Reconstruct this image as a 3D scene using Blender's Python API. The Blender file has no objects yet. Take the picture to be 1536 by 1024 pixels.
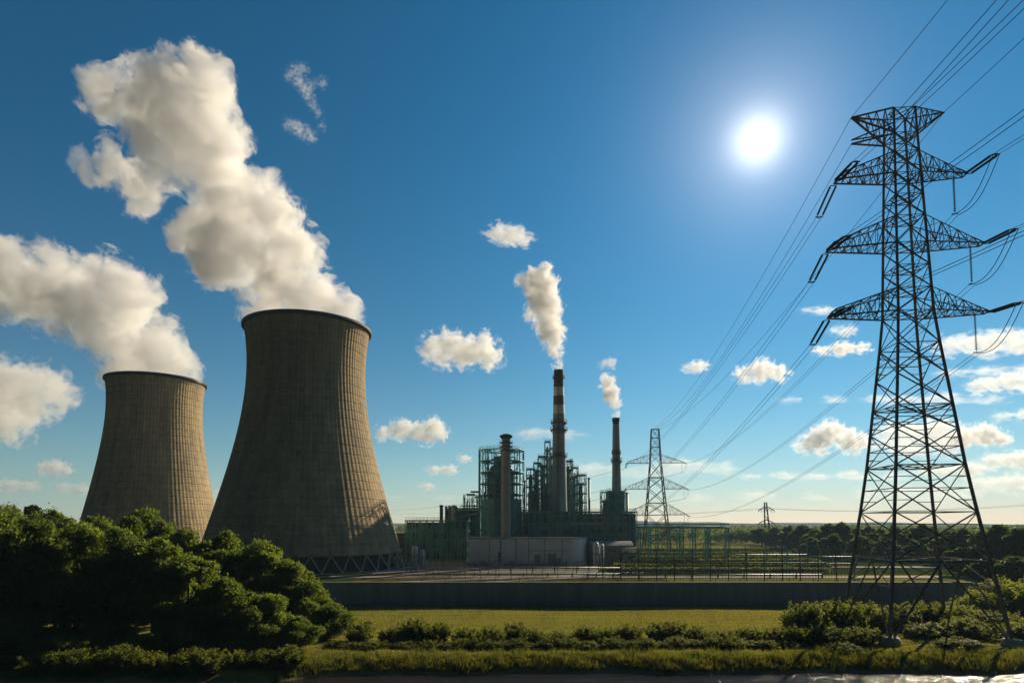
import bpy, math, random
import numpy as np
from mathutils import Vector, Matrix
sc=bpy.context.scene; COL=sc.collection
# ---------------------------------------------------------------- camera
W,H=1536,1024; F=960.; HZ=785.; CH=16.; PITCH=math.radians(3.6); CY=HZ-F*math.tan(PITCH)
cam=bpy.data.objects.new('camera',bpy.data.cameras.new('camera')); COL.objects.link(cam); sc.camera=cam
cam.location=(0,0,CH); cam.rotation_euler=(math.pi/2+PITCH,0,0)
cam.data.sensor_width=36; cam.data.lens=36*F/W; cam.data.shift_y=(CY-H/2)/W; cam.data.clip_end=60000; cam.data.clip_start=.5
def ray(px,py):
    yc=(CY-py)/F
    return Vector(((px-768)/F, math.cos(PITCH)-yc*math.sin(PITCH), math.sin(PITCH)+yc*math.cos(PITCH)))
def P(px,py,d):
    """the point at distance d (metres along the view, y) that shows at photo pixel px, py"""
    r=ray(px,py); return Vector((0,0,CH))+r*(d/r.y)
def G(px,py,z=0.):
    r=ray(px,py); return Vector((0,0,CH))+r*((z-CH)/r.z)
class Nodes:
    def __init__(s,t,clear=False):
        s.t=t
        if clear: t.nodes.clear()
    def n(s,typ,**kw):
        n=s.t.nodes.new(typ)
        for k,v in kw.items():
            k=k.replace('_',' ')
            if k in n.inputs: n.inputs[k].default_value=v
            else: setattr(n,k.replace(' ','_'),v)
        return n
    def l(s,a,b): s.t.links.new(a,b)
    def m(s,op,a,b=None,c=None,clamp=False):
        n=s.t.nodes.new('ShaderNodeMath'); n.operation=op; n.use_clamp=clamp
        for i,x in enumerate((a,b,c)):
            if x is None: continue
            if isinstance(x,(int,float)): n.inputs[i].default_value=x
            else: s.l(x,n.inputs[i])
        return n.outputs[0]
# ---------------------------------------------------------------- sky and sun
SD=ray(1137,210).normalized()
SUN_EL=math.asin(SD.z)-math.radians(5); SUN_AZ=math.atan2(SD.x,SD.y)+math.radians(19)
SL_=Vector((math.sin(SUN_AZ)*math.cos(SUN_EL),math.cos(SUN_AZ)*math.cos(SUN_EL),math.sin(SUN_EL)))
w=bpy.data.worlds.new('World'); sc.world=w; w.use_nodes=True; T=Nodes(w.node_tree,True)
sky=T.n('ShaderNodeTexSky'); sky.sky_type='NISHITA'; sky.sun_disc=False; sky.sun_elevation=SUN_EL; sky.sun_rotation=SUN_AZ
sky.dust_density=0.; sky.ozone_density=1.
sep=T.n('ShaderNodeSeparateColor'); T.l(sky.outputs[0],sep.inputs[0])
tc=T.n('ShaderNodeTexCoord'); dp=T.n('ShaderNodeVectorMath',operation='DOT_PRODUCT'); T.l(tc.outputs['Generated'],dp.inputs[0]); dp.inputs[1].default_value=SD
ang=T.m('MULTIPLY',T.m('ARCCOSINE',T.m('MINIMUM',dp.outputs['Value'],1.0)),180/math.pi)
wide=T.m('MULTIPLY_ADD',T.m('EXPONENT',T.m('MULTIPLY',T.m('POWER',T.m('DIVIDE',ang,25.0),2.0),-1.0)),.42,1.0)
# sky dimmed away from the sun, behind the viewer, to cut fill light
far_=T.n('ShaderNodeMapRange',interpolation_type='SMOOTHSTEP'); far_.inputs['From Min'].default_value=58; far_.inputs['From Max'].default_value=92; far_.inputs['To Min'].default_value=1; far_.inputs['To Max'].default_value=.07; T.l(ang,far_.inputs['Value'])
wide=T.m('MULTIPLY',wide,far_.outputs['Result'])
core=T.m('MULTIPLY',T.m('EXPONENT',T.m('MULTIPLY',T.m('POWER',T.m('DIVIDE',ang,1.7),2.0),-1.0)),.75)
aur=T.m('ADD',core,T.m('MULTIPLY',T.m('EXPONENT',T.m('DIVIDE',ang,-3.5)),.68))
SKY=.05
sz=T.n('ShaderNodeSeparateXYZ'); T.l(tc.outputs['Generated'],sz.inputs[0])
low=T.m('EXPONENT',T.m('MULTIPLY',T.m('MAXIMUM',sz.outputs[2],0.0),-8.0))   # paler air low in the sky
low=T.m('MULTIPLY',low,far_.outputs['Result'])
comb=T.n('ShaderNodeCombineColor')
for i,(g,mu,k,lw) in enumerate(((2.05,1.9,1.06,.22),(1.14,1.32,1.0,.125),(1.05,1.45,.97,.085))):
    c=T.m('MULTIPLY',T.m('POWER',T.m('MULTIPLY',sep.outputs[i],SKY),g),mu)
    c=T.m('ADD',T.m('MULTIPLY',c,wide),T.m('MULTIPLY',aur,k)); c=T.m('ADD',c,T.m('MULTIPLY',low,lw))
    T.l(T.m('DIVIDE',c,SKY*2**.4),comb.inputs[i])
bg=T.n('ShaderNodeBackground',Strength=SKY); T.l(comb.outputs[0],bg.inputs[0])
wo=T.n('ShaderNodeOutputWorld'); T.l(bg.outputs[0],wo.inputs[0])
sun=bpy.data.objects.new('sun',bpy.data.lights.new('sun','SUN')); COL.objects.link(sun)
sun.data.energy=5.0; sun.data.angle=math.radians(.5); sun.data.color=(1,.83,.58)
sun.rotation_euler=SL_.to_track_quat('Z','Y').to_euler(); sun.location=(0,-20,120)
sc.view_settings.view_transform='Standard'; sc.view_settings.look='None'; sc.view_settings.exposure=.4; sc.view_settings.gamma=1
cy=sc.cycles; cy.use_denoising=True; cy.volume_bounces=14; cy.max_bounces=16; cy.transparent_max_bounces=16; cy.use_adaptive_sampling=True; cy.adaptive_threshold=.015; cy.volume_max_steps=512
# ---------------------------------------------------------------- helpers
random.seed(11); rng=np.random.default_rng(11)
def tag(o,label=None,cat=None,group=None,kind=None):
    if label: o['label']=label
    if cat: o['category']=cat
    if group: o['group']=group
    if kind: o['kind']=kind
    return o
def empty(name,loc,rz=0):
    o=bpy.data.objects.new(name,None); COL.objects.link(o); o.location=loc; o.rotation_euler=(0,0,rz); return o
def copy_tree(o,parent=None):
    c=o.copy(); COL.objects.link(c)
    if parent: c.parent=parent
    for ch in o.children: copy_tree(ch,c)
    return c
class MB:
    """collects boxes, bars, tubes and lathes for ONE mesh"""
    def __init__(s): s.v=[]; s.f=[]; s.uv={}; s.sm=set()
    def add(s,vs,fs,smooth=False):
        o=len(s.v); s.v+=[tuple(x) for x in vs]
        for f in fs:
            if smooth: s.sm.add(len(s.f))
            s.f.append([o+i for i in f])
        return o
    def box(s,c,d,rz=0):
        x,y,z=[k/2 for k in d]; cs,sn=math.cos(rz),math.sin(rz)
        vs=[]
        for a,b,e in ((-1,-1,-1),(1,-1,-1),(1,1,-1),(-1,1,-1),(-1,-1,1),(1,-1,1),(1,1,1),(-1,1,1)):
            vs.append((c[0]+a*x*cs-b*y*sn,c[1]+a*x*sn+b*y*cs,c[2]+e*z))
        s.add(vs,[(0,3,2,1),(4,5,6,7),(0,1,5,4),(1,2,6,5),(2,3,7,6),(3,0,4,7)])
    def bx(s,x0,x1,y0,y1,z0,z1): s.box(((x0+x1)/2,(y0+y1)/2,(z0+z1)/2),(x1-x0,y1-y0,z1-z0))
    def bar(s,a,b,w,h=None):
        a=Vector(a);b=Vector(b);d=b-a
        if d.length<1e-6: return
        d.normalize(); up=Vector((0,0,1)) if abs(d.z)<.95 else Vector((0,1,0))
        u=d.cross(up).normalized(); v=u.cross(d); h=h or w; u*=w/2; v*=h/2
        vs=[a-u-v,a+u-v,a+u+v,a-u+v,b-u-v,b+u-v,b+u+v,b-u+v]
        s.add(vs,[(0,3,2,1),(4,5,6,7),(0,1,5,4),(1,2,6,5),(2,3,7,6),(3,0,4,7)])
    def angle(s,a,b,w):
        """an L-section steel angle"""
        a=Vector(a);b=Vector(b);d=b-a
        if d.length<1e-6: return
        d.normalize(); up=Vector((0,0,1)) if abs(d.z)<.95 else Vector((0,1,0))
        u=d.cross(up).normalized(); v=u.cross(d); t=w*.22
        prof=[(0,0),(w,0),(w,t),(t,t),(t,w),(0,w)]
        vs=[p+u*(x-w/2)+v*(y-w/2) for p in (a,b) for x,y in prof]
        s.add(vs,[(i,(i+1)%6,(i+1)%6+6,i+6) for i in range(6)]+[(0,5,4,3,2,1),(6,7,8,9,10,11)])
    def tube(s,a,b,r0,r1=None,n=8,caps=True):
        a=Vector(a);b=Vector(b);d=(b-a).normalized(); r1=r0 if r1 is None else r1
        up=Vector((0,0,1)) if abs(d.z)<.95 else Vector((0,1,0)); u=d.cross(up).normalized(); v=u.cross(d)
        vs=[]
        for p,r in ((a,r0),(b,r1)):
            for i in range(n):
                t=2*math.pi*i/n; vs.append(p+u*math.cos(t)*r+v*math.sin(t)*r)
        s.add(vs,[(i,(i+1)%n,n+(i+1)%n,n+i) for i in range(n)],True)
        if caps: s.add(vs[:n][::-1],[tuple(range(n))]); s.add(vs[n:],[tuple(range(n))])
    def path(s,pts,r,n=6):
        pts=[Vector(p) for p in pts]; o=len(s.v); N=len(pts)
        for i,p in enumerate(pts):
            d=(pts[min(i+1,N-1)]-pts[max(i-1,0)]).normalized(); up=Vector((0,0,1)) if abs(d.z)<.95 else Vector((0,1,0))
            u=d.cross(up).normalized(); v=u.cross(d)
            for k in range(n):
                t=2*math.pi*k/n; s.v.append(tuple(p+u*math.cos(t)*r+v*math.sin(t)*r))
        for i in range(N-1):
            for k in range(n):
                s.sm.add(len(s.f)); s.f.append([o+i*n+k,o+i*n+(k+1)%n,o+(i+1)*n+(k+1)%n,o+(i+1)*n+k])
        s.f.append([o+k for k in range(n)][::-1]); s.f.append([o+(N-1)*n+k for k in range(n)])
    def lathe(s,c,prof,n=32,closed=False,rib=0.):
        """prof: (r,z) from bottom to top, outside first; uv = arc length, running length"""
        o=len(s.v); m=len(prof); L=[0]
        for i in range(1,m): L.append(L[-1]+math.hypot(prof[i][0]-prof[i-1][0],prof[i][1]-prof[i-1][1]))
        for r,z in prof:
            for k in range(n):
                t=2*math.pi*k/n; q=r+rib*(k%2); s.v.append((c[0]+q*math.cos(t),c[1]+q*math.sin(t),c[2]+z))
        for i in range(m if closed else m-1):
            j=(i+1)%m
            for k in range(n):
                if not rib: s.sm.add(len(s.f))
                s.uv[len(s.f)]=[(k/n,L[i]),((k+1)/n,L[i]),((k+1)/n,L[j] if j else L[i]+1),(k/n,L[j] if j else L[i]+1)]
                s.f.append([o+i*n+k,o+i*n+(k+1)%n,o+j*n+(k+1)%n,o+j*n+k])
    def cap(s,c,r,z,n=32):
        s.add([(c[0]+r*math.cos(2*math.pi*k/n),c[1]+r*math.sin(2*math.pi*k/n),c[2]+z) for k in range(n)],[tuple(range(n))])
    def build(s,name,mat,parent=None,loc=None,rel=None):
        """rel: world point that becomes the object's origin"""
        me=bpy.data.meshes.new(name); V=s.v
        if rel is not None: V=[(a-rel[0],b-rel[1],c-rel[2]) for a,b,c in V]
        me.from_pydata(V,[],s.f)
        if s.sm: me.polygons.foreach_set('use_smooth',[i in s.sm for i in range(len(s.f))])
        if s.uv:
            lay=me.uv_layers.new(name='map').data; k=0
            for i,f in enumerate(s.f):
                q=s.uv.get(i)
                for j in range(len(f)):
                    lay[k].uv=q[j] if q else (0,0); k+=1
        me.update(); me.materials.append(mat)
        o=bpy.data.objects.new(name,me); COL.objects.link(o)
        if parent: o.parent=parent
        if rel is not None and not parent: o.location=rel
        if loc is not None: o.location=loc
        return o
# ---------------------------------------------------------------- materials
def mat(name,col,rough=.6,metal=0.,var=.25,scale=.5,detail=4.,bump=0.,bscale=None,spec=.5,stretch=None,col2=None):
    m=bpy.data.materials.new(name); m.use_nodes=True; T=Nodes(m.node_tree); b=m.node_tree.nodes['Principled BSDF']
    b.inputs['Roughness'].default_value=rough; b.inputs['Metallic'].default_value=metal; b.inputs['Specular IOR Level'].default_value=spec
    tc=T.n('ShaderNodeTexCoord'); vec=tc.outputs['Object']
    if stretch:
        mp=T.n('ShaderNodeMapping'); mp.inputs['Scale'].default_value=stretch; T.l(vec,mp.inputs[0]); vec=mp.outputs[0]
    no=T.n('ShaderNodeTexNoise',Scale=scale,Detail=detail,Roughness=.6); T.l(vec,no.inputs['Vector'])
    mx=T.n('ShaderNodeMix',data_type='RGBA'); c2=col2 or tuple(k*(1-2*var) if var<.5 else k*.1 for k in col)
    mx.inputs['A'].default_value=(*c2,1); mx.inputs['B'].default_value=(*[min(1,k*(1+var)) for k in col],1)
    T.l(T.m('MULTIPLY_ADD',no.outputs[0],2.2,-.6,clamp=True),mx.inputs['Factor']); T.l(mx.outputs['Result'],b.inputs['Base Color'])
    if bump:
        n2=T.n('ShaderNodeTexNoise',Scale=bscale or scale*8,Detail=5.0); T.l(vec,n2.inputs['Vector'])
        bp=T.n('ShaderNodeBump',Strength=bump,Distance=.1); T.l(n2.outputs[0],bp.inputs['Height']); T.l(bp.outputs[0],b.inputs['Normal'])
    return m
def leaf_mat(name,a,b_,trans=.45,tcol=None):
    m=bpy.data.materials.new(name); m.use_nodes=True; T=Nodes(m.node_tree,True)
    ge=T.n('ShaderNodeNewGeometry'); oi=T.n('ShaderNodeObjectInfo')
    tc=T.n('ShaderNodeTexCoord'); no=T.n('ShaderNodeTexNoise',Scale=.5,Detail=3.0); T.l(tc.outputs['Object'],no.inputs['Vector'])
    f=T.m('ADD',T.m('MULTIPLY',ge.outputs['Random Per Island'],.55),T.m('ADD',T.m('MULTIPLY',no.outputs[0],.5),T.m('MULTIPLY_ADD',oi.outputs['Random'],.4,-.3)),clamp=True)
    mx=T.n('ShaderNodeMix',data_type='RGBA'); mx.inputs['A'].default_value=(*a,1); mx.inputs['B'].default_value=(*b_,1); T.l(f,mx.inputs['Factor'])
    df=T.n('ShaderNodeBsdfPrincipled',Roughness=.6); df.inputs['Specular IOR Level'].default_value=.25; T.l(mx.outputs['Result'],df.inputs['Base Color'])
    tr=T.n('ShaderNodeBsdfTranslucent'); mu=T.n('ShaderNodeMix',data_type='RGBA',blend_type='MULTIPLY'); mu.inputs['Factor'].default_value=1; T.l(mx.outputs['Result'],mu.inputs['A']); mu.inputs['B'].default_value=(*(tcol or (1.7,1.5,.6)),1); T.l(mu.outputs['Result'],tr.inputs[0])
    ms=T.n('ShaderNodeMixShader',Fac=trans); T.l(df.outputs[0],ms.inputs[1]); T.l(tr.outputs[0],ms.inputs[2])
    o=T.n('ShaderNodeOutputMaterial'); T.l(ms.outputs[0],o.inputs[0]); return m
M={}
M['leaf']=leaf_mat('leaf_green',(.05,.075,.016),(.12,.15,.034),.6,(2.8,2.8,1.1))
M['leaf_dark']=leaf_mat('leaf_dark_green',(.035,.055,.016),(.085,.115,.03),.5,(2.2,2.2,.9))
M['leaf_bush']=leaf_mat('leaf_bush',(.05,.065,.016),(.125,.14,.034),.6,(2.6,2.5,1.0))
M['leaf_far']=leaf_mat('leaf_far',(.045,.065,.022),(.09,.12,.038),.5,(2.2,2.2,1.))
M['hill']=mat('wooded_hill',(.035,.05,.04),1.,0,var=.4,scale=.02,spec=0.)
M['blade']=leaf_mat('grass_blade',(.05,.07,.016),(.17,.16,.042),.5,(2.,1.9,.8))
M['blade_dry']=leaf_mat('dry_grass_blade',(.09,.11,.026),(.23,.215,.055),.5,(2.,1.8,.8))
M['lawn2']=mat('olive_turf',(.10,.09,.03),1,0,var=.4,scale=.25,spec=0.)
M['lawn']=mat('dark_green_turf',(.04,.06,.02),1,0,var=.4,scale=.3,spec=0.)  # even dark green, kept low to cut light bounced off the ground
M['bark']=mat('bark',(.09,.07,.05),.9,var=.3,scale=3,bump=.4)
M['steel']=mat('galvanised_steel',(.21,.215,.22),.7,.1,spec=.2,var=.25,scale=1.5,bump=.05)
M['steel_dark']=mat('dark_steel',(.04,.045,.05),.65,.1,spec=.25,var=.3,scale=1.2)
M['green_steel']=mat('green_painted_steel',(.075,.35,.35),.5,.1,var=.3,scale=.6)
M['green_pale']=mat('pale_green_steel',(.3,.58,.54),.5,.1,var=.3,scale=.6)
M['teal_panel']=mat('teal_cladding',(.042,.23,.25),.5,.0,var=.35,scale=.25,stretch=(1,1,.4))
M['dark_vessel']=mat('dark_vessel_steel',(.055,.15,.16),.5,.1,var=.35,scale=.4)
M['pipe_grey']=mat('grey_pipe',(.28,.29,.28),.45,.2,var=.2,scale=.8)
M['pipe_rust']=mat('rusty_pipe',(.20,.13,.08),.7,0,var=.3,scale=.8)
M['pipe_yellow']=mat('yellow_pipe',(.42,.33,.08),.6,0,var=.2,scale=.8)
M['white_panel']=mat('white_cladding',(.80,.81,.82),.5,0,var=.08,scale=.15,bump=.05)
M['white']=mat('white_paint',(.55,.55,.53),.7,0,var=.06,scale=.6)
M['roof_grey']=mat('grey_roof',(.30,.31,.32),.6,0,var=.12,scale=.3)
M['dark_block']=mat('dark_cladding',(.035,.035,.04),.6,0,var=.3,scale=.4)
M['conc']=mat('pale_concrete',(.36,.34,.31),.85,0,var=.12,scale=.35,bump=.15)
M['conc_chimney']=mat('chimney_concrete',(.34,.35,.36),.85,0,var=.18,scale=.25,stretch=(1,1,.25),bump=.1)
M['band_red']=mat('faded_red_paint',(.16,.055,.03),.7,0,var=.25,scale=.6)
M['band_brown']=mat('sooty_brown_paint',(.075,.04,.028),.8,0,var=.3,scale=.6)
M['band_white']=mat('chalky_white_paint',(.82,.83,.84),.7,0,var=.12,scale=.6)
M['insul']=mat('brown_glazed_insulator',(.035,.03,.028),.6,0,spec=.15,var=.2,scale=4)
M['wire']=mat('conductor_aluminium',(.05,.05,.055),.8,0,spec=.1,var=.1,scale=1)
M['strut']=mat('pale_strut_concrete',(.50,.48,.44),.8,0,var=.12,scale=.6)
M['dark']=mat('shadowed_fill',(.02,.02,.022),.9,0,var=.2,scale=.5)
M['asphalt']=mat('asphalt',(.06,.06,.06),.9,0,var=.25,scale=.4,bump=.2)
M['gravel']=mat('gravel',(.12,.11,.095),.95,0,var=.3,scale=.35,bump=.5,bscale=6)
M['road']=mat('concrete_road',(.19,.18,.165),.9,0,var=.15,scale=.2,bump=.1)
def tower_mat():
    m=bpy.data.materials.new('weathered_tower_concrete'); m.use_nodes=True; T=Nodes(m.node_tree); b=m.node_tree.nodes['Principled BSDF']; b.inputs['Roughness'].default_value=.9; b.inputs['Specular IOR Level'].default_value=.2
    uv=T.n('ShaderNodeTexCoord'); mp=T.n('ShaderNodeMapping'); mp.inputs['Scale'].default_value=(96,.5,1); T.l(uv.outputs['UV'],mp.inputs[0])
    sp=T.n('ShaderNodeSeparateXYZ'); T.l(mp.outputs[0],sp.inputs[0])
    nz=T.n('ShaderNodeTexNoise',Scale=.25,Detail=4.0); T.l(uv.outputs['Object'],nz.inputs['Vector'])
    wob=T.m('MULTIPLY_ADD',nz.outputs[0],.5,-.25)
    fx=T.m('ABSOLUTE',T.m('SUBTRACT',T.m('FRACT',T.m('ADD',sp.outputs[0],T.m('MULTIPLY',wob,.3))),.5)); fz=T.m('ABSOLUTE',T.m('SUBTRACT',T.m('FRACT',T.m('ADD',T.m('MULTIPLY',sp.outputs[1],.62),wob)),.5))
    lx=T.m('SUBTRACT',1.0,T.m('MULTIPLY',T.m('SUBTRACT',.5,fx),7.0,clamp=True)); lz=T.m('SUBTRACT',1.0,T.m('MULTIPLY',T.m('SUBTRACT',.5,fz),9.0,clamp=True))
    wn=T.n('ShaderNodeTexWhiteNoise',noise_dimensions='2D'); fl=T.n('ShaderNodeVectorMath',operation='FLOOR'); T.l(mp.outputs[0],fl.inputs[0]); T.l(fl.outputs[0],wn.inputs['Vector'])
    mp2=T.n('ShaderNodeMapping'); mp2.inputs['Scale'].default_value=(.35,.35,.02); T.l(uv.outputs['Object'],mp2.inputs[0])
    st=T.n('ShaderNodeTexNoise',Scale=1.0,Detail=6.0,Roughness=.65); T.l(mp2.outputs[0],st.inputs['Vector'])
    big=T.n('ShaderNodeTexNoise',Scale=.035,Detail=4.0); T.l(uv.outputs['Object'],big.inputs['Vector'])
    f=T.m('ADD',T.m('MULTIPLY_ADD',st.outputs[0],1.7,-.55),T.m('ADD',T.m('MULTIPLY',wn.outputs[0],.22),T.m('MULTIPLY_ADD',big.outputs[0],.8,-.35)),clamp=True)
    mx=T.n('ShaderNodeMix',data_type='RGBA'); mx.inputs['A'].default_value=(.17,.145,.105,1); mx.inputs['B'].default_value=(.52,.385,.20,1); T.l(f,mx.inputs['Factor'])
    ln=T.m('MAXIMUM',T.m('MULTIPLY',lx,.12),T.m('MULTIPLY',lz,.8)); dk=T.n('ShaderNodeMix',data_type='RGBA'); T.l(T.m('MULTIPLY',ln,.3),dk.inputs['Factor']); T.l(mx.outputs['Result'],dk.inputs['A']); dk.inputs['B'].default_value=(.06,.05,.045,1)
    T.l(dk.outputs['Result'],b.inputs['Base Color'])
    h=T.m('ADD',T.m('MULTIPLY',ln,-1.0),T.m('ADD',T.m('MULTIPLY',wn.outputs[0],.35),T.m('MULTIPLY',st.outputs[0],.5)))
    bp=T.n('ShaderNodeBump',Strength=.6,Distance=.3); T.l(h,bp.inputs['Height']); T.l(bp.outputs[0],b.inputs['Normal'])
    return m
M['tower']=tower_mat()
def ground_mat():
    m=bpy.data.materials.new('field_grass'); m.use_nodes=True; T=Nodes(m.node_tree); b=m.node_tree.nodes['Principled BSDF']; b.inputs['Roughness'].default_value=1.; b.inputs['Specular IOR Level'].default_value=0.
    tc=T.n('ShaderNodeTexCoord'); mp=T.n('ShaderNodeMapping'); mp.inputs['Scale'].default_value=(.03,.55,.5); T.l(tc.outputs['Object'],mp.inputs[0])
    a=T.n('ShaderNodeTexNoise',Scale=1.0,Detail=7.0,Roughness=.62); T.l(mp.outputs[0],a.inputs['Vector'])
    c=T.n('ShaderNodeTexNoise',Scale=.9,Detail=8.0,Roughness=.7); T.l(tc.outputs['Object'],c.inputs['Vector'])
    f=T.m('ADD',T.m('MULTIPLY_ADD',a.outputs[0],1.8,-.65),T.m('MULTIPLY_ADD',c.outputs[0],1.2,-.6),clamp=True)
    mx=T.n('ShaderNodeMix',data_type='RGBA'); mx.inputs['A'].default_value=(.11,.12,.028,1); mx.inputs['B'].default_value=(.33,.29,.075,1); T.l(f,mx.inputs['Factor'])
    # muddy, sandy shore low down by the water
    sp=T.n('ShaderNodeSeparateXYZ'); ge=T.n('ShaderNodeNewGeometry'); T.l(ge.outputs['Position'],sp.inputs[0])
    sh=T.m('MULTIPLY_ADD',T.m('ADD',sp.outputs[2],T.m('MULTIPLY',c.outputs[0],.25)),-4.0,-3.2,clamp=True)
    m2=T.n('ShaderNodeMix',data_type='RGBA'); T.l(sh,m2.inputs['Factor']); T.l(mx.outputs['Result'],m2.inputs['A']); m2.inputs['B'].default_value=(.21,.165,.11,1)
    T.l(m2.outputs['Result'],b.inputs['Base Color'])
    bp=T.n('ShaderNodeBump',Strength=.8,Distance=.3); T.l(c.outputs[0],bp.inputs['Height']); T.l(bp.outputs[0],b.inputs['Normal'])
    return m
M['ground']=ground_mat()
def water_mat():
    m=bpy.data.materials.new('river_water'); m.use_nodes=True; T=Nodes(m.node_tree); b=m.node_tree.nodes['Principled BSDF']; b.inputs['Roughness'].default_value=.1; b.inputs['Base Color'].default_value=(.022,.019,.013,1); b.inputs['IOR'].default_value=1.33; b.inputs['Specular IOR Level'].default_value=.2
    tc=T.n('ShaderNodeTexCoord'); mp=T.n('ShaderNodeMapping'); mp.inputs['Scale'].default_value=(.16,.62,1); T.l(tc.outputs['Object'],mp.inputs[0])
    a=T.n('ShaderNodeTexNoise',Scale=1.1,Detail=6.0,Roughness=.65,Distortion=.4); T.l(mp.outputs[0],a.inputs['Vector'])
    bp=T.n('ShaderNodeBump',Strength=1.0,Distance=.45); T.l(a.outputs[0],bp.inputs['Height']); T.l(bp.outputs[0],b.inputs['Normal'])
    return m
M['water']=water_mat()
def wall_mat():
    m=bpy.data.materials.new('grey_wall_concrete'); m.use_nodes=True; T=Nodes(m.node_tree); b=m.node_tree.nodes['Principled BSDF']; b.inputs['Roughness'].default_value=.8
    tc=T.n('ShaderNodeTexCoord'); mp=T.n('ShaderNodeMapping'); mp.inputs['Scale'].default_value=(1,1,.12); T.l(tc.outputs['Object'],mp.inputs[0])
    a=T.n('ShaderNodeTexNoise',Scale=.8,Detail=6.0); T.l(mp.outputs[0],a.inputs['Vector'])
    mx=T.n('ShaderNodeMix',data_type='RGBA'); mx.inputs['A'].default_value=(.14,.21,.33,1); mx.inputs['B'].default_value=(.23,.33,.50,1); T.l(T.m('MULTIPLY_ADD',a.outputs[0],1.8,-.4,clamp=True),mx.inputs['Factor']); T.l(mx.outputs['Result'],b.inputs['Base Color'])
    return m
M['wall']=wall_mat()
# ---------------------------------------------------------------- land and water
WZ=-1.2
def shore(x):  # how far out (y) the water's edge runs
    return 75.0+ .5*math.sin(x*.21)+.35*math.sin(x*.53+1)- 7.5*(1/(1+math.exp(max(-30,min(30,(x+24)/3.5)))))
def land(x,y):
    s=shore(x); t=(y-s)/3.2
    if t>=1: z=0.
    elif t>-1: u=(t+1)/2; z=WZ*2*(1-u*u*(3-2*u))
    else: z=2*WZ
    if 80<y<125 and -70<x<110: z+=.12*math.sin(x*.13+y*.21)*math.sin(y*.09)
    return z
def grid_sheet(name,xs,ys,fz,material):
    mb=MB(); nx=len(xs)
    mb.v=[(x,y,fz(x,y)) for y in ys for x in xs]
    mb.f=[[j*nx+i,j*nx+i+1,(j+1)*nx+i+1,(j+1)*nx+i] for j in range(len(ys)-1) for i in range(nx-1)]
    mb.sm=set(range(len(mb.f)))
    return mb.build(name,material)
xs=[-4500,-2500,-1000,-400,-200,-140]+[ -110+2.5*i for i in range(100)]+[160,220,400,1000,2500,4500]
ys=[-60,0,40,56,62]+[64+.6*i for i in range(36)]+[87+2.5*i for i in range(18)]+[140,180,250,400,800,2000,3500,5100]
tag(grid_sheet('ground',xs,ys,land,M['ground']),kind='structure')
mb=MB(); mb.add([(-900,-60,WZ),(900,-60,WZ),(900,90,WZ),(-900,90,WZ)],[(0,1,2,3)])
tag(mb.build('river',M['water']),kind='structure')
def sheet(name,x0,x1,y0,y1,z,m):
    mb=MB(); mb.add([(x0,y0,z),(x1,y0,z),(x1,y1,z),(x0,y1,z)],[(0,1,2,3)]); return tag(mb.build(name,m),kind='structure')
sheet('gravel_yard',-45,44,206,252,.02,M['gravel'])
sheet('service_road',-55,150,192,197.5,.03,M['road'])
sheet('service_road',-20,60,214,217,.045,M['road'])
mb=MB(); q=[(-34,178),(-25,178),(34,206),(27,206)]; mb.add([(x,y,.026) for x,y in q],[(0,1,2,3)]); tag(mb.build('service_road',M['road']),kind='structure')
mb=MB(); q=[(-8,178),(-3,178),(44,206),(40,206)]; mb.add([(x,y,.034) for x,y in q],[(0,1,2,3)]); tag(mb.build('service_road',M['road']),kind='structure')
sheet('service_road',60,200,236,241,.05,M['road'])
sheet('lawn',-420,-45.1,128.2,520,.017,M['lawn']); sheet('lawn',-45,44,128.2,205.9,.016,M['lawn2']); sheet('lawn',44.1,230,203,235.9,.018,M['lawn']); sheet('lawn',44.1,230,241.1,420,.018,M['lawn'])  # left and middle turf laid dark to cut light bounced onto the towers
# low wooded rise along the horizon
hx=[-4490+112*i for i in range(81)]
def ridge(x,y):
    t=(y-3600)/1400
    return max(0,math.sin(math.pi*max(0,min(1,t))))*(24+9*math.sin(x*.0012+1)+6*math.sin(x*.0031)+3*math.sin(x*.011)+2*math.sin(x*.029))-.5
tag(grid_sheet('hills',hx,[3600+140*i for i in range(11)],ridge,M['hill']),kind='structure')
# ---------------------------------------------------------------- perimeter wall
wl=empty('perimeter_wall',(0,127,0)); tag(wl,'long grey concrete panel wall running between the grass field and the power station yard','wall')
b=MB(); cp=MB(); j=0; x=-92.
while x<90.5:
    b.bx(x+.03,x+5.97,127,127.35,-.3,4.35); x+=6
b.build('panel',M['wall'],wl,rel=(0,127,0))
cp.bx(-92.2,90.7,126.9,127.45,4.36,4.55); cp.build('coping',M['conc'],wl,rel=(0,127,0))
b=MB()
for i in range(31): b.bx(-92.12+6*i,-91.88+6*i,126.85,126.998,-.3,4.355)
b.build('joint_strip',M['wall'],wl,rel=(0,127,0))
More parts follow.
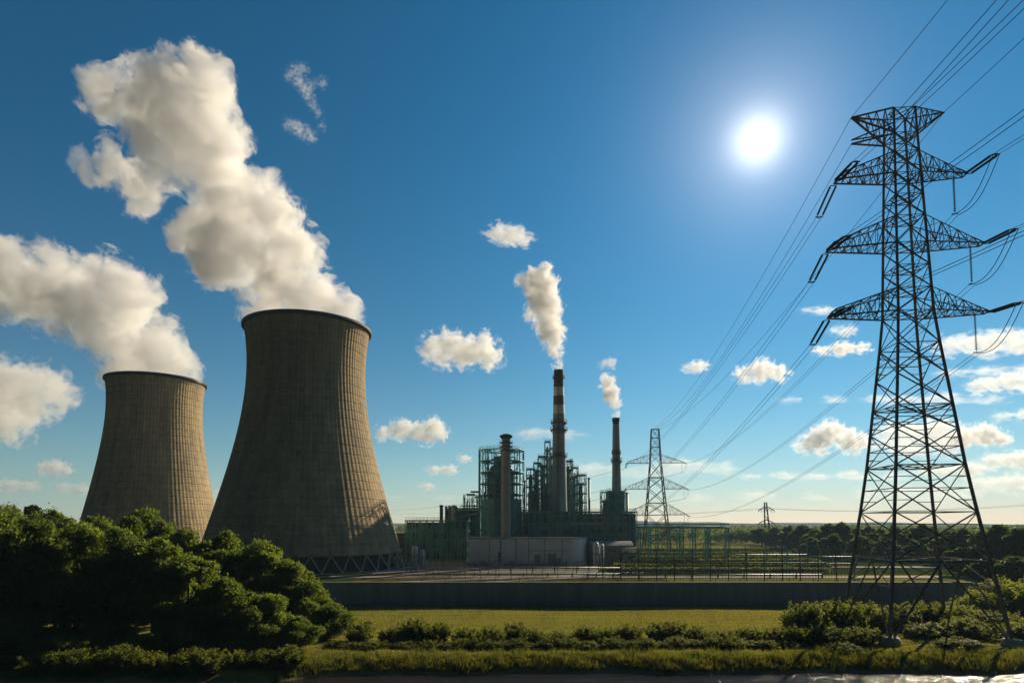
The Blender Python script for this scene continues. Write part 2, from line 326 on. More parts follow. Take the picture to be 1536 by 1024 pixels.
# ---------------------------------------------------------------- cooling towers
def cooling_tower(px,d,prof_px,sc_,label,full):
    """prof_px: (py, half width in px) from the rim down"""
    c=P(px,785,d); c=Vector((c.x,d,0))
    pr=[]
    for py,hw in prof_px:
        z=P(px,py,d).z; pr.append((z,hw/F*d*sc_))
    pr.sort()
    zs=[p[0] for p in pr]; rs=[p[1] for p in pr]
    def rad(z):
        # smooth interpolation
        return float(np.polyval(co,z))
    co=np.polyfit(zs,rs,4)
    z0,z1=zs[0],zs[-1]
    root=empty('cooling_tower',c); tag(root,label,'cooling tower','hyperbolic cooling towers')
    N=64; out=[(rad(z0+(z1-z0)*i/N),z0+(z1-z0)*i/N) for i in range(N+1)]
    inn=[(r-.7,z) for r,z in out][::-1]
    mb=MB(); mb.lathe((0,0,0),out,192,rib=.11); mb.lathe((0,0,0),inn,96); mb.build('shell',M['tower'],root)
    rt=rad(z1); mb=MB(); mb.lathe((0,0,0),[(rt+.02,z1-1.1),(rt+.75,z1-.9),(rt+.75,z1+.25),(rt-.9,z1+.25),(rt-.9,z1+.02),(rt+.02,z1+.02)],144,True); mb.build('rim',M['steel_dark'],root)
    rb=rad(z0); mb=MB(); mb.lathe((0,0,0),[(rb+.02,z0-.6),(rb+.5,z0-.5),(rb+.5,z0+.5),(rb+.02,z0+.6),(rb-1.2,z0+.4),(rb-1.2,z0-.6)],144,True); mb.build('ring_beam',M['tower'],root)
    rB=rb+1.6
    mb=MB(); mb.lathe((0,0,0),[(rB+2.2,-.2),(rB+2.2,.35),(rB+1.8,.35),(rB+1.8,-.2)],96,True); mb.build('basin',M['conc'],root)
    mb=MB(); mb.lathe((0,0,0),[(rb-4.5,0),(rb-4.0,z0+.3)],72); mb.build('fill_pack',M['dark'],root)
    n=34
    if full:
        first=None
        for k in range(n):
            for sgn in (-1,1):
                if first is None or sgn==1 and k==0:
                    a0=0; a1=sgn*math.pi/n
                    mb=MB(); mb.tube((math.cos(a0)*rB,math.sin(a0)*rB,0),(math.cos(a1)*(rb-.3),math.sin(a1)*(rb-.3),z0-.3),.23,.2,8)
                    o=mb.build('leg',M['strut'],root)
                    if sgn==-1: first=o
                    else: second=o
                else:
                    o=(first if sgn==-1 else second).copy(); COL.objects.link(o); o.parent=root
                o.rotation_euler=(0,0,2*math.pi*k/n)
    else:
        mb=MB()
        for k in range(n):
            for sgn in (-1,1):
                a0=2*math.pi*k/n; a1=a0+sgn*math.pi/n
                mb.tube((math.cos(a0)*rB,math.sin(a0)*rB,0),(math.cos(a1)*(rb-.3),math.sin(a1)*(rb-.3),z0-.3),.23,.2,8)
        mb.build('support_ring',M['strut'],root)
    # ladder with cage up the sunlit flank
    return root,c,z1,rt
big,cb,zb,rb_=cooling_tower(456.5,237,[(495,95.5),(518,92),(540,89.7),(565,89.2),(600,92),(650,99),(700,112),(750,125.5),(800,141),(826,149)],.955,'large near concrete cooling tower with a row of pale slanting legs showing under its shell',True)
sml,cs_,zs_,rs_=cooling_tower(227.5,312,[(573,76.3),(590,74.5),(615,73),(640,74),(670,78),(700,84),(730,90),(760,97),(790,104.5),(815,112)],.875,'smaller far cooling tower at left with its foot hidden behind the trees',False)
# ---------------------------------------------------------------- chimneys
def chimney(px,d,segs,label,plat,cat='chimney'):
    """segs: (py_top, py_bottom, halfwidth_top, halfwidth_bottom, material, part name)"""
    c=P(px,785,d); c=Vector((c.x,d,0)); root=empty('chimney',c); tag(root,label,cat)
    for pt,pb,ht,hb,m,nm in segs:
        zt=P(px,pt,d).z; zb2=0 if pb is None else P(px,pb,d).z
        r1=ht/F*d; r0=hb/F*d
        mb=MB(); mb.lathe((0,0,0),[(r0,zb2),(r1,zt)],40); 
        if pt==segs[0][0]: mb.lathe((0,0,0),[(r1,zt),(r1-.35,zt),(r1-.35,zt-6)],40)
        mb.build(nm,m,root)
    for py,hw,kind in plat:
        z=P(px,py,d).z; r=hw/F*d
        mb=MB(); mb.lathe((0,0,0),[(r*.55,z-.15),(r,z-.15),(r,z+.1),(r*.55,z+.1)],32,True)
        for k in range(18):
            t=2*math.pi*k/18; mb.tube((math.cos(t)*(r-.06),math.sin(t)*(r-.06),z+.1),(math.cos(t)*(r-.06),math.sin(t)*(r-.06),z+1.25),.05,n=5)
        for h in (.65,1.25): mb.lathe((0,0,0),[(r-.1,z+h-.05),(r,z+h-.05),(r,z+h+.05),(r-.1,z+h+.05)],32,True)
        if kind:
            for k in range(12):
                t=2*math.pi*k/12; mb.bar((math.cos(t)*r*.6,math.sin(t)*r*.6,z-2.),(math.cos(t)*r*.98,math.sin(t)*r*.98,z-.15),.14)
        mb.build('gallery',M['steel_dark'],root)
    # caged ladder facing the river
    zt=P(px,segs[0][0],d).z; rb=segs[-1][3]/F*d; rt=segs[0][2]/F*d
    mb=MB()
    for s in (-.3,.3): mb.bar((s-1.,-rb*.93-.2,12),(s-.45,-rt*.93-.2,zt),.09)
    for i in range(int((zt-12)/1.0)):
        t=i/((zt-12)/1.0); y=-(rb+(rt-rb)*t)*.93-.2; x=-1.+.55*t; mb.bar((x-.3,y,12+i),(x+.3,y,12+i),.06)
    mb.build('ladder',M['steel_dark'],root)
    return root,zt
_,zc1=chimney(839,276,[(555,562,7.2,7.3,M['band_brown'],'painted_band'),(562,581,7.3,7.7,M['band_brown'],'painted_band'),(581,594,7.7,8.,M['band_white'],'painted_band'),(594,608,8.,8.4,M['band_red'],'painted_band'),(608,621,8.4,8.8,M['band_white'],'painted_band'),(621,None,8.8,13.5,M['conc_chimney'],'shaft')],'tall concrete chimney with faded brown and white bands at the top, trailing steam',[(567,9.3,0),(634,12.5,1),(645,13.2,1),(684,12.6,1)])
_,zc2=chimney(925.5,292,[(627,636,5,5.1,M['band_brown'],'painted_band'),(636,None,5.1,9,M['conc_chimney'],'shaft')],'shorter plain grey chimney at the right end of the plant, with a little steam',[(631,6.,0),(679,7.2,1),(691,8.6,1)])
# the pale stack in front of the round scaffold tower
c=P(759,785,252); c=Vector((c.x,252,0)); st=empty('vent_stack',c); tag(st,'pale slim concrete vent stack with flat dark cap before the round scaffold tower','stack')
z1=P(759,658,252).z
mb=MB(); mb.lathe((0,0,0),[(1.95,0),(1.7,z1)],32); mb.build('shaft',M['conc'],st)
zt=P(759,651,252).z
mb=MB(); mb.lathe((0,0,0),[(1.7,z1),(2.5,z1+.7),(2.5,z1+1.3),(1.2,z1+1.9),(0.01,z1+2.1)],32); mb.build('cap',M['steel_dark'],st)
for py in (664,670,676):
    z=P(759,py,252).z; mb=MB(); mb.lathe((0,0,0),[(1.6,z-.1),(2.7,z-.1),(2.7,z+.12),(1.6,z+.12)],24,True)
    for k in range(10):
        t=.628*k; mb.tube((2.6*math.cos(t),2.6*math.sin(t),z),(2.6*math.cos(t),2.6*math.sin(t),z+1.1),.05,n=4)
    mb.build('gallery',M['steel_dark'],st)
# ---------------------------------------------------------------- steelwork helpers
def lattice(mb,x0,x1,y0,y1,z0,z1,nx,ny,dz,w=.28,brace=True,skip=None):
    X=[x0+(x1-x0)*i/nx for i in range(nx+1)]; Y=[y0+(y1-y0)*i/ny for i in range(ny+1)]
    nz=max(1,round((z1-z0)/dz)); Z=[z0+(z1-z0)*i/nz for i in range(nz+1)]
    for i,x in enumerate(X):
        for j,y in enumerate(Y):
            if 0<i<nx and 0<j<ny: continue
            mb.bar((x,y,z0),(x,y,z1),w)
    for z in Z[1:]:
        for y in (y0,y1): mb.bar((x0,y,z),(x1,y,z),w*.8)
        for x in (x0,x1): mb.bar((x,y0,z),(x,y1,z),w*.8)
    if brace:
        for k in range(nz):
            for i in range(nx):
                for y in (y0,y1):
                    if random.random()<.6:
                        a,b_=(X[i],X[i+1]) if random.random()<.5 else (X[i+1],X[i]); mb.bar((a,y,Z[k]),(b_,y,Z[k+1]),w*.5)
            for j in range(ny):
                for x in (x0,x1):
                    if random.random()<.6: mb.bar((x,Y[j],Z[k]),(x,Y[j+1],Z[k+1]),w*.5)
    return Z
def rails(mb,x0,x1,y0,y1,z,h=1.1,step=1.5,w=.07):
    for zz in (h*.55,h):
        mb.bar((x0,y0,z+zz),(x1,y0,z+zz),w); mb.bar((x0,y1,z+zz),(x1,y1,z+zz),w); mb.bar((x0,y0,z+zz),(x0,y1,z+zz),w); mb.bar((x1,y0,z+zz),(x1,y1,z+zz),w)
    n=max(1,int((x1-x0)/step))
    for i in range(n+1):
        x=x0+(x1-x0)*i/n
        for y in (y0,y1): mb.bar((x,y,z),(x,y,z+h),w)
def X_(px,d): return (px-768)/F*d*1.0
def Z_(py,d): return P(768,py,d).z
# ---------------------------------------------------------------- white storage building
d=246; x0,x1=X_(703,d),X_(884,d); zr=Z_(808,d)
bd=empty('storage_building',((x0+x1)/2,d+11,0)); tag(bd,'long low white panelled storage building with a rounded right end before the plant','building'); R0=(*bd.location,)
foot=[(x0,d),(x1-9,d)]+[(x1-9+9*math.sin(t),d+11-11*math.cos(t)) for t in [math.pi*k/16 for k in range(1,16)]]+[(x1-9,d+22),(x0,d+22)]
n=len(foot); mb=MB(); mb.add([(x,y,0) for x,y in foot]+[(x,y,zr) for x,y in foot],[(i,(i+1)%n,n+(i+1)%n,n+i) for i in range(n)]); mb.build('wall',M['white_panel'],bd,rel=R0)
mb=MB(); cx_,cy_=R0[0],R0[1]
big_=[(x+(.35 if x>cx_ else -.35),y+(.35 if y>cy_ else -.35)) for x,y in foot]
mb.add([(x,y,zr+.02) for x,y in big_]+[(x,y,zr+.55) for x,y in big_],[(i,(i+1)%n,n+(i+1)%n,n+i) for i in range(n)]+[tuple(range(n,2*n)),tuple(range(n))[::-1]]); mb.build('roof',M['roof_grey'],bd,rel=R0)
seams=[X_(px,d) for px in (734,751,774,793,817,843,862)]
for x in seams:
    if x<x1-9: mb=MB(); mb.bx(x-.12,x+.12,d-.1,d-.003,.91,zr-.2); mb.build('panel_seam',M['steel'],bd,rel=R0)
mb=MB(); mb.bx(seams[3],x1-9,d-.08,d-.004,5.6,5.8); mb.build('cross_seam',M['steel'],bd,rel=R0)
mb=MB(); mb.bx(x0,x1-9,d-.07,d-.003,.0,.9); mb.build('plinth',M['conc'],bd,rel=R0)
for px,wd,h in ((806,2.2,4.2),(828,3.2,4.6),(838,1.6,3)):
    x=X_(px,d); mb=MB(); mb.bx(x-wd/2,x+wd/2,d-.14,d-.072,.02,h); mb.build('door',M['roof_grey'],bd,rel=R0)
mb=MB(); mb.tube((X_(751,d),d-.5,0),(X_(751,d),d-.5,zr-.4),.16,n=8); mb.build('downpipe',M['steel_dark'],bd,rel=R0)
# pump skid and boxes standing in front of it
d2=238; x=X_(748,d2); ps=empty('pump_unit',(x,d2,0)); tag(ps,'small dark pump set with an upright pipe and white lower casing, before the storage building','pump')
mb=MB(); mb.bx(-1.8,1.8,-1,1,0,.35); mb.bx(-1.5,-.2,-.7,.7,.35,1.7); mb.bx(.1,1.5,-.6,.6,.35,1.4); mb.build('casing',M['white'],ps)
mb=MB(); mb.tube((.2,0,1.4),(.2,0,5.4),.32,n=10); mb.tube((.2,0,3.4),(.2,0,3.9),.75,n=12); mb.tube((.2,0,5.2),(.2,0,5.5),.6,n=12); mb.path([(.2,0,2.6),(-1.2,0,2.6),(-1.2,0,1.6)],.22); mb.build('riser_pipe',M['steel_dark'],ps)
mb=MB(); mb.lathe((.2,-.6,4.4),[(.5,-.05),(.6,-.05),(.6,.05),(.5,.05)],16,True); mb.build('hand_wheel',M['pipe_rust'],ps)
for px,lab,wd,m in ((719,'small white box cabinet left of the pump set by the storage building',1.6,'white'),(724,'low grey box cabinet just left of the pump set',2.2,'pipe_grey'),(768,'low grey electrical cabinet right of the pump set',1.8,'pipe_grey')):
    x=X_(px,d2); cb_=empty('electrical_cabinet',(x,d2+1,0)); tag(cb_,lab,'cabinet','cabinets by the storage building')
    mb=MB(); mb.bx(-wd/2,wd/2,-.5,.5,.15,1.9); mb.bx(-wd/2-.08,wd/2+.08,-.6,.6,1.9,2.02); mb.build('body',M[m],cb_)
    mb=MB(); mb.bx(-wd/2+.1,-.04,-.56,-.503,.3,1.75); mb.bx(.04,wd/2-.1,-.56,-.503,.3,1.75); mb.build('door',M[m],cb_)
    mb=MB(); mb.bx(-wd/2-.1,wd/2+.1,-.65,.65,0,.15); mb.build('plinth',M['conc'],cb_)
# ---------------------------------------------------------------- left green hall
def glazed_hall(name,label,px0,px1,py_top,d,depth,nx,levels,mroof=True,cat='building'):
    x0,x1=X_(px0,d),X_(px1,d); zt=Z_(py_top,d); c=((x0+x1)/2,d+depth/2,0)
    r=empty(name,c); tag(r,label,cat)
    mb=MB(); mb.bx(x0+.5,x1-.5,d+.5,d+depth-.5,0,zt-.5); mb.build('wall',M['teal_panel'],r,rel=c)
    mb=MB(); lattice(mb,x0,x1,d,d+depth,0,zt,nx,4,zt/levels,.3,True); mb.build('frame',M['green_steel'],r,rel=c)
    mb=MB(); n=nx*4
    for i in range(n+1):
        if i%4==0: continue
        x=x0+(x1-x0)*i/n
        if random.random()<.8: mb.bar((x,d-.05,random.choice((0,0,zt*.3))),(x,d-.05,zt*random.choice((1,1,.62,.8))),.14)
    for k in range(levels*2):
        z=zt*(k+.5)/(levels*2)
        a=random.uniform(0,.5); b_=random.uniform(.5,1); mb.bar((x0+(x1-x0)*a,d-.05,z),(x0+(x1-x0)*b_,d-.05,z),.09)
    mb.build('scaffold',M['green_pale'],r,rel=c)
    for k in range(levels):
        z=zt*(k+.15)/levels
        for i in range(nx):
            if random.random()<.5:
                mb=MB(); xa=x0+(x1-x0)*(i+.12)/nx; xb=x0+(x1-x0)*(i+.88)/nx; mb.bx(xa,xb,d+.42,d+.497,z+.5,z+zt/levels*.72); mb.build('window',M['glass'],r,rel=c)
    mb=MB(); mb.bx(x0-.2,x1+.2,d-.2,d+depth+.2,zt+.16,zt+.45); rails(mb,x0,x1,d,d+depth,zt+.45); mb.build('roof',M['green_steel'],r,rel=c)
    return r,c,x0,x1,zt
m=bpy.data.materials.new('dark_glass'); m.use_nodes=True; b=m.node_tree.nodes['Principled BSDF']; b.inputs['Base Color'].default_value=(.012,.05,.05,1); b.inputs['Roughness'].default_value=.3; b.inputs['Specular IOR Level'].default_value=.35; M['glass']=m
glazed_hall('glazed_hall','low green glazed hall behind scaffold poles at the left end of the plant',608,702,781,268,24,9,4)
# dark block at its left
d=276; x0,x1=X_(590,d),X_(607,d); c=((x0+x1)/2,d+8,0); r=empty('switch_house',c); tag(r,'small dark flat roofed building between the large cooling tower and the green hall','building')
zt=Z_(800,d); mb=MB(); mb.bx(x0-6,x1,d,d+16,0,zt); mb.build('wall',M['dark_block'],r,rel=c)
mb=MB(); mb.bx(x0-6.3,x1+.3,d-.3,d+16.3,zt+.003,zt+.5); mb.build('roof',M['roof_grey'],r,rel=c)
mb=MB(); mb.bx(x0+1,x0+2.6,d-.09,d-.003,0,2.6); mb.build('door',M['steel'],r,rel=c)
for k in range(4): mb=MB(); mb.bx(x0-4+2.2*k,x0-2.6+2.2*k,d-.08,d-.003,5.5,7.5); mb.build('window',M['glass'],r,rel=c)
# stepped upper plant between hall and round tower
r,c,x0,x1,zt=glazed_hall('process_block','stepped dark green process block with a sloping pale roof edge above the green hall',668,722,763,284,18,6,5)
mb=MB(); xa,xb=X_(672,283),X_(716,283); mb.add([(xa,282,Z_(778,282)),(xb,282,Z_(771,282)),(xb,288,Z_(771,282)),(xa,288,Z_(778,282)),(xa,282,Z_(778,282)+.5),(xb,282,Z_(771,282)+.5),(xb,288,Z_(771,282)+.5),(xa,288,Z_(778,282)+.5)],[(0,3,2,1),(4,5,6,7),(0,1,5,4),(1,2,6,5),(2,3,7,6),(3,0,4,7)]); mb.build('canopy',M['conc'],r,rel=c)
for i,(px,hw,py,lab) in enumerate(((662,2.6,757,'squat dark vertical pipe stack at the left edge of the stepped block'),(669,1.4,759,'slim dark pipe stack, second from the left on the stepped block'),(674,1.6,758,'slim pale pipe stack beside the grey tank of the stepped block'))):
    d=278+i; c=P(px,785,d); s_=empty('exhaust_pipe',(c.x,d,0)); tag(s_,lab,'exhaust stack','small exhaust stacks')
    rr=hw/F*d; zt=Z_(py,d); mb=MB(); mb.lathe((0,0,0),[(rr,0),(rr,zt),(rr*.8,zt),(rr*.8,zt-2)],20); mb.build('pipe',M['steel_dark' if i!=2 else 'pipe_grey'],s_)
    mb=MB(); mb.lathe((0,0,0),[(rr+.01,zt-.6),(rr+.25,zt-.6),(rr+.25,zt-.2),(rr+.01,zt-.2)],20,True); mb.build('collar',M['steel_dark'],s_)
d=280; c=P(681,785,d); tk=empty('storage_tank',(c.x,d,0)); tag(tk,'grey upright tank with a domed lid on the stepped block','tank')
rr=5/F*d; za,zb_=Z_(772,d),Z_(760,d); mb=MB(); mb.lathe((0,0,0),[(rr,0),(rr,zb_),(rr*.7,zb_+.6),(.01,zb_+.9)],24); mb.build('body',M['pipe_grey'],tk)
mb=MB()
for z in (za,zb_-.3): mb.lathe((0,0,0),[(rr+.005,z-.12),(rr+.15,z-.12),(rr+.15,z+.12),(rr+.005,z+.12)],24,True)
mb.build('hoop',M['steel_dark'],tk)
# pipe bridges on the step
pb=empty('pipe_deck',(X_(700,286),286,0)); tag(pb,'open steel deck with pipes and flat canopies stepping up to the round scaffold tower','steel deck'); RR=(*pb.location,)
mb=MB(); lattice(mb,X_(696,286),X_(722,286),282,292,Z_(763,286),Z_(742,286),4,2,3,.22); rails(mb,X_(696,286),X_(722,286),282,292,Z_(752,286)); mb.build('frame',M['green_steel'],pb,rel=RR)
for a,b_,py in ((700,712,742),(706,720,738),(712,724,746)):
    mb=MB(); mb.bx(X_(a,285),X_(b_,285),283,290,Z_(py,285),Z_(py,285)+.5); mb.build('canopy',M['steel_dark'],pb,rel=RR)
mb=MB()
for k in range(7):
    x=X_(697+3.6*k,284); z=Z_(random.uniform(745,757),284); mb.tube((x,283+k*.8,Z_(764,284)),(x,283+k*.8,z),.3,n=8)
for k in range(3): mb.path([(X_(690,284),284+k,Z_(766-4*k,284)),(X_(724,284),284+k,Z_(766-4*k,284))],.3)
mb.build('pipe',M['dark_vessel'],pb,rel=RR)
# ---------------------------------------------------------------- round scaffold tower
d=272; c=P(752,785,d); c=(c.x,d,0); rt=empty('scaffold_tower',c); tag(rt,'round open scaffold tower of green steel rings around a dark vessel','scaffold tower')
Rr=34/F*d; zt=Z_(676,d); zm=Z_(745,d)
mb=MB(); N=20
for k in range(N):
    t=2*math.pi*k/N; x,y=Rr*math.cos(t),Rr*math.sin(t); mb.bar((x,y,0),(x,y,zt),.3)
    for rr2 in (.72,):
        mb.bar((x*rr2,y*rr2,0),(x*rr2,y*rr2,zt),.2)
lev=[zt-4.75*i for i in range(11)]
for z in lev:
    for rr2,wd in ((Rr,.3),(Rr*.72,.2)): mb.lathe((0,0,z),[(rr2-.15,-wd/2),(rr2+.15,-wd/2),(rr2+.15,wd/2),(rr2-.15,wd/2)],60,True)
    for k in range(N):
        t=2*math.pi*k/N; mb.bar((Rr*.5*math.cos(t),Rr*.5*math.sin(t),z),(Rr*math.cos(t),Rr*math.sin(t),z),.18)
for i in range(len(lev)-1):
    for k in range(N):
        if random.random()<.5:
            t0,t1=2*math.pi*k/N,2*math.pi*(k+1)/N
            if random.random()<.5: t0,t1=t1,t0
            mb.bar((Rr*math.cos(t0),Rr*math.sin(t0),lev[i]),(Rr*math.cos(t1),Rr*math.sin(t1),lev[i+1]),.12)
for h in (.6,1.2): mb.lathe((0,0,zt+h),[(Rr-.06,-.06),(Rr+.06,-.06),(Rr+.06,.06),(Rr-.06,.06)],60,True)
for k in range(40):
    t=2*math.pi*k/40; mb.bar((Rr*math.cos(t),Rr*math.sin(t),zt),(Rr*math.cos(t),Rr*math.sin(t),zt+1.2),.08)
mb.build('frame',M['green_steel'],rt)
mb=MB(); mb.lathe((0,0,0),[(5.4,0),(5.4,zt-9),(4.6,zt-7),(3.4,zt-6),(3.2,zt-2.5),(.01,zt-2)],40); mb.build('vessel',M['dark_vessel'],rt)
for i,z in enumerate(lev[1:6]):
    mb=MB(); mb.lathe((0,0,z),[(5.42,.16),(Rr*.86,.16),(Rr*.86,.32),(5.42,.32)],40,True); mb.build('platform',M['steel_dark'],rt)
mb=MB(); mb.lathe((0,0,0),[(Rr*.9,0),(Rr*.9,zm-1)],40); mb.lathe((0,0,0),[(Rr*.9,zm-1),(5.45,zm-1)],40); mb.build('cladding',M['teal_panel'],rt)
mb=MB()
for k in range(16):
    t=random.uniform(0,6.28); rr2=random.uniform(6,8.6); mb.tube((rr2*math.cos(t),rr2*math.sin(t),0),(rr2*math.cos(t),rr2*math.sin(t),random.uniform(zt*.6,zt-2)),random.uniform(.2,.45),n=8)
for k in range(22):
    z=random.uniform(zm,zt-3); t=random.uniform(0,6.28); pts=[(random.uniform(5.5,7.5)*math.cos(t+a*.35),random.uniform(5.5,7.5)*math.sin(t+a*.35),z) for a in range(4)]; mb.path(pts,.22)
mb.build('pipe',M['dark_vessel'],rt)
# ---------------------------------------------------------------- process towers round the striped chimney
def process_tower(px0,px1,py_top,d,depth,label,vessel=True,slim=False):
    x0,x1=X_(px0,d),X_(px1,d); zt=Z_(py_top,d); c=((x0+x1)/2,d+depth/2,0)
    r=empty('process_tower',c); tag(r,label,'process tower','open steel process towers')
    mb=MB(); Zs=lattice(mb,x0,x1,d,d+depth,0,zt,2 if x1-x0>3.5 else 1,2,4.2,.24,True)
    for z in Zs[3:]: rails(mb,x0,x1,d,d+depth,z,1.1,1.4,.07)
    mb.build('frame',M['green_steel'],r,rel=c)
    for z in Zs[2:]: mb=MB(); mb.bx(x0+.05,x1-.05,d+.2,d+depth-.2,z+.15,z+.3); mb.build('platform',M['steel_dark'],r,rel=c)
    if vessel:
        rr=min(x1-x0,depth)*.3; mb=MB(); h=zt-random.uniform(1.5,4); mb.lathe((c[0],c[1],0),[(rr,0),(rr,h*.55),(rr*.8,h*.6),(rr*.8,h-1),(.01,h)],20); mb.build('vessel',M['dark_vessel'],r,rel=c)
    mb=MB()
    for k in range(7):
        x=random.uniform(x0+.3,x1-.3); y=random.choice((d+.5,d+depth-.5)); mb.tube((x,y,0),(x,y,zt*random.uniform(.6,1.03)),random.uniform(.12,.3),n=8)
    for k in range(9):
        z=random.uniform(zt*.35,zt-1); y=d+random.uniform(.2,1.4); mb.path([(x0-.5,y,z),(x0+(x1-x0)*random.uniform(.5,1.1),y,z)],random.uniform(.12,.24))
    mb.build('pipe',M['dark_vessel'],r,rel=c)
    return r
for a in ((790,803,703,292,8,'green process tower nearest the round scaffold tower'),(801,812,694,300,8,'green process tower second left of the striped chimney'),(808,822,684,286,9,'broad green process tower with pipes, just left of the striped chimney'),(818,826,662,294,5,'slim tallest lattice tower rising behind the striped chimney'),(822,832,672,302,7,'tall open lattice tower partly hidden by the striped chimney'),(848,860,691,292,8,'green process tower touching the right side of the striped chimney'),(857,868,701,300,8,'middle process tower right of the striped chimney'),(866,880,712,290,9,'lowest process tower at the right of the striped chimney'),(797,808,730,278,7,'short pipe filled tower in front of the left process towers'),(846,858,735,280,6,'short dark tower in front of the right process towers'),(903,916,738,286,6,'small open pipe frame left of the shorter grey chimney')):
    process_tower(*a)
for px,hw,py,d,lab in ((884,2.,716,286,'single thin dark stack standing right of the process towers'),(941,2.2,738,286,'thin dark stack right of the shorter grey chimney'),(787,1.6,720,284,'thin dark stack left of the process towers')):
    c=P(px,785,d); s_=empty('exhaust_pipe',(c.x,d,0)); tag(s_,lab,'exhaust stack','small exhaust stacks'); rr=hw/F*d*.8; zt=Z_(py,d)
    mb=MB(); mb.lathe((0,0,0),[(rr,0),(rr,zt),(rr*.8,zt),(rr*.8,zt-2)],16); mb.build('pipe',M['dark_vessel'],s_)
    mb=MB(); mb.lathe((0,0,0),[(rr+.01,zt-.6),(rr+.25,zt-.6),(rr+.25,zt-.2),(rr+.01,zt-.2)],16,True); mb.build('collar',M['steel_dark'],s_)
# block at the foot of the shorter chimney
d=288; r,c,x0,x1,zt=glazed_hall('process_block','dark green block wrapped round the foot of the shorter grey chimney',914,938,737,286,10,3,6)
# big green hall right
r,c,x0,x1,zt=glazed_hall('glazed_hall','wide green netted hall in front of the chimneys with a row of small lit openings',783,955,768,266,16,17,4)
mb=MB()
for k in range(14): mb.bx(X_(856+3.6*k,266),X_(858.4+3.6*k,266),265.86,265.94,Z_(786,266),Z_(784.4,266))
for k in range(6): mb.bx(X_(874+12*k,266),X_(880+12*k,266),265.86,265.94,Z_(776.5,266),Z_(775.2,266))
mb.build('painted_lit_opening',M['white'],r,rel=c)  # white paint stands in for light glimmering in these openings
# low shed and tanks right of the white building
d=250; x0,x1=X_(888,d),X_(948,d); c=((x0+x1)/2,d+5,0); r=empty('equipment_shed',c); tag(r,'low dark equipment shed with a curved roof, right of the white storage building','building')
zt=Z_(818,d); mb=MB(); mb.bx(x0,x1,d,d+10,0,zt); mb.build('wall',M['dark_vessel'],r,rel=c)
mb=MB(); pr_=[(d-.5+11*t,zt+.05+1.6*math.sin(math.pi*t)) for t in [k/12 for k in range(13)]]; n=13
mb.add([(x0-.4,y,z) for y,z in pr_]+[(x1+.4,y,z) for y,z in pr_],[(i,i+1,n+i+1,n+i) for i in range(12)]+[tuple(range(13)),tuple(range(13,26))[::-1],(0,13,25,12)]); mb.build('roof',M['roof_grey'],r,rel=c)
for k in range(4): mb=MB(); mb.bx(x0+1.2+3.6*k,x0+3.4+3.6*k,d-.09,d-.003,.05,zt*.62); mb.build('shutter_door',M['steel'],r,rel=c)
mb=MB()
for k in range(5): z=zt*(.66+.06*k); mb.path([(x0-2,d-.4-.12*k,z),(x1+1,d-.4-.12*k,z)],.11)
mb.build('pipe',M['pipe_grey'],r,rel=c)
for px,hw,py,lab in ((893,3.4,812,'small pale upright tank before the equipment shed, left one'),(902,2.6,815,'small pale upright tank before the equipment shed, right one'),(623,3.6,818,'pale upright tank at the left front of the green hall'),(634,2.8,824,'shorter pale upright tank beside the one before the green hall')):
    d=243; q=X_(px,d); tk=empty('storage_tank',(q,d,0)); tag(tk,lab,'tank'); rr=hw/F*d*1.25; zt=Z_(py,d)
    mb=MB(); mb.lathe((0,0,0),[(rr,0),(rr,zt-.7),(rr*.75,zt-.25),(.01,zt)],24); mb.build('body',M['white_panel'],tk)
    mb=MB(); mb.lathe((0,0,0),[(rr+.005,zt*.5-.1),(rr+.12,zt*.5-.1),(rr+.12,zt*.5+.1),(rr+.005,zt*.5+.1)],24,True); mb.build('hoop',M['steel_dark'],tk)
    mb=MB()
    for s in (-.25,.25): mb.bar((s,-rr-.15,0),(s,-rr-.15,zt),.07)
    for k in range(int(zt/.6)): mb.bar((-.25,-rr-.15,.3+.6*k),(.25,-rr-.15,.3+.6*k),.05)
    mb.build('ladder',M['steel_dark'],tk)
# ---------------------------------------------------------------- pipe gantry
gt=empty('pipe_gantry',(X_(1022,272),272,0)); tag(gt,'long green pipe gantry on steel posts reaching right from the plant','gantry'); RR=(*gt.location,)
xa,xb=X_(953,272),X_(1093,272); za,zb_=Z_(791.5,272),Z_(785.5,272)
mb=MB()
for y in (272,276):
    for z in (za,zb_): mb.bar((xa,y,z),(xb,y,z),.35)
    n=22
    for i in range(n):
        x=xa+(xb-xa)*i/n; x2=xa+(xb-xa)*(i+1)/n; mb.bar((x,y,za),(x2,y,zb_),.14); mb.bar((x,y,za),(x,y,zb_),.14)
mb.build('truss',M['green_steel'],gt,rel=RR)
mb=MB()
for k,y in enumerate((272.8,274,275.2)): mb.path([(xa-3,y,za+.5),(xb-1,y,za+.5)],.34)
mb.build('pipe',M['green_pale'],gt,rel=RR)
for px in (960,975,986,1004,1018,1024,1042,1061,1064,1092):
    x=X_(px,272); mb=MB()
    for y in (272,276): mb.bar((x,y,0),(x,y,za-.18),.42)
    mb.bar((x,272,za*.5),(x,276,za*.9),.2); mb.build('post',M['green_steel'],gt,rel=RR)
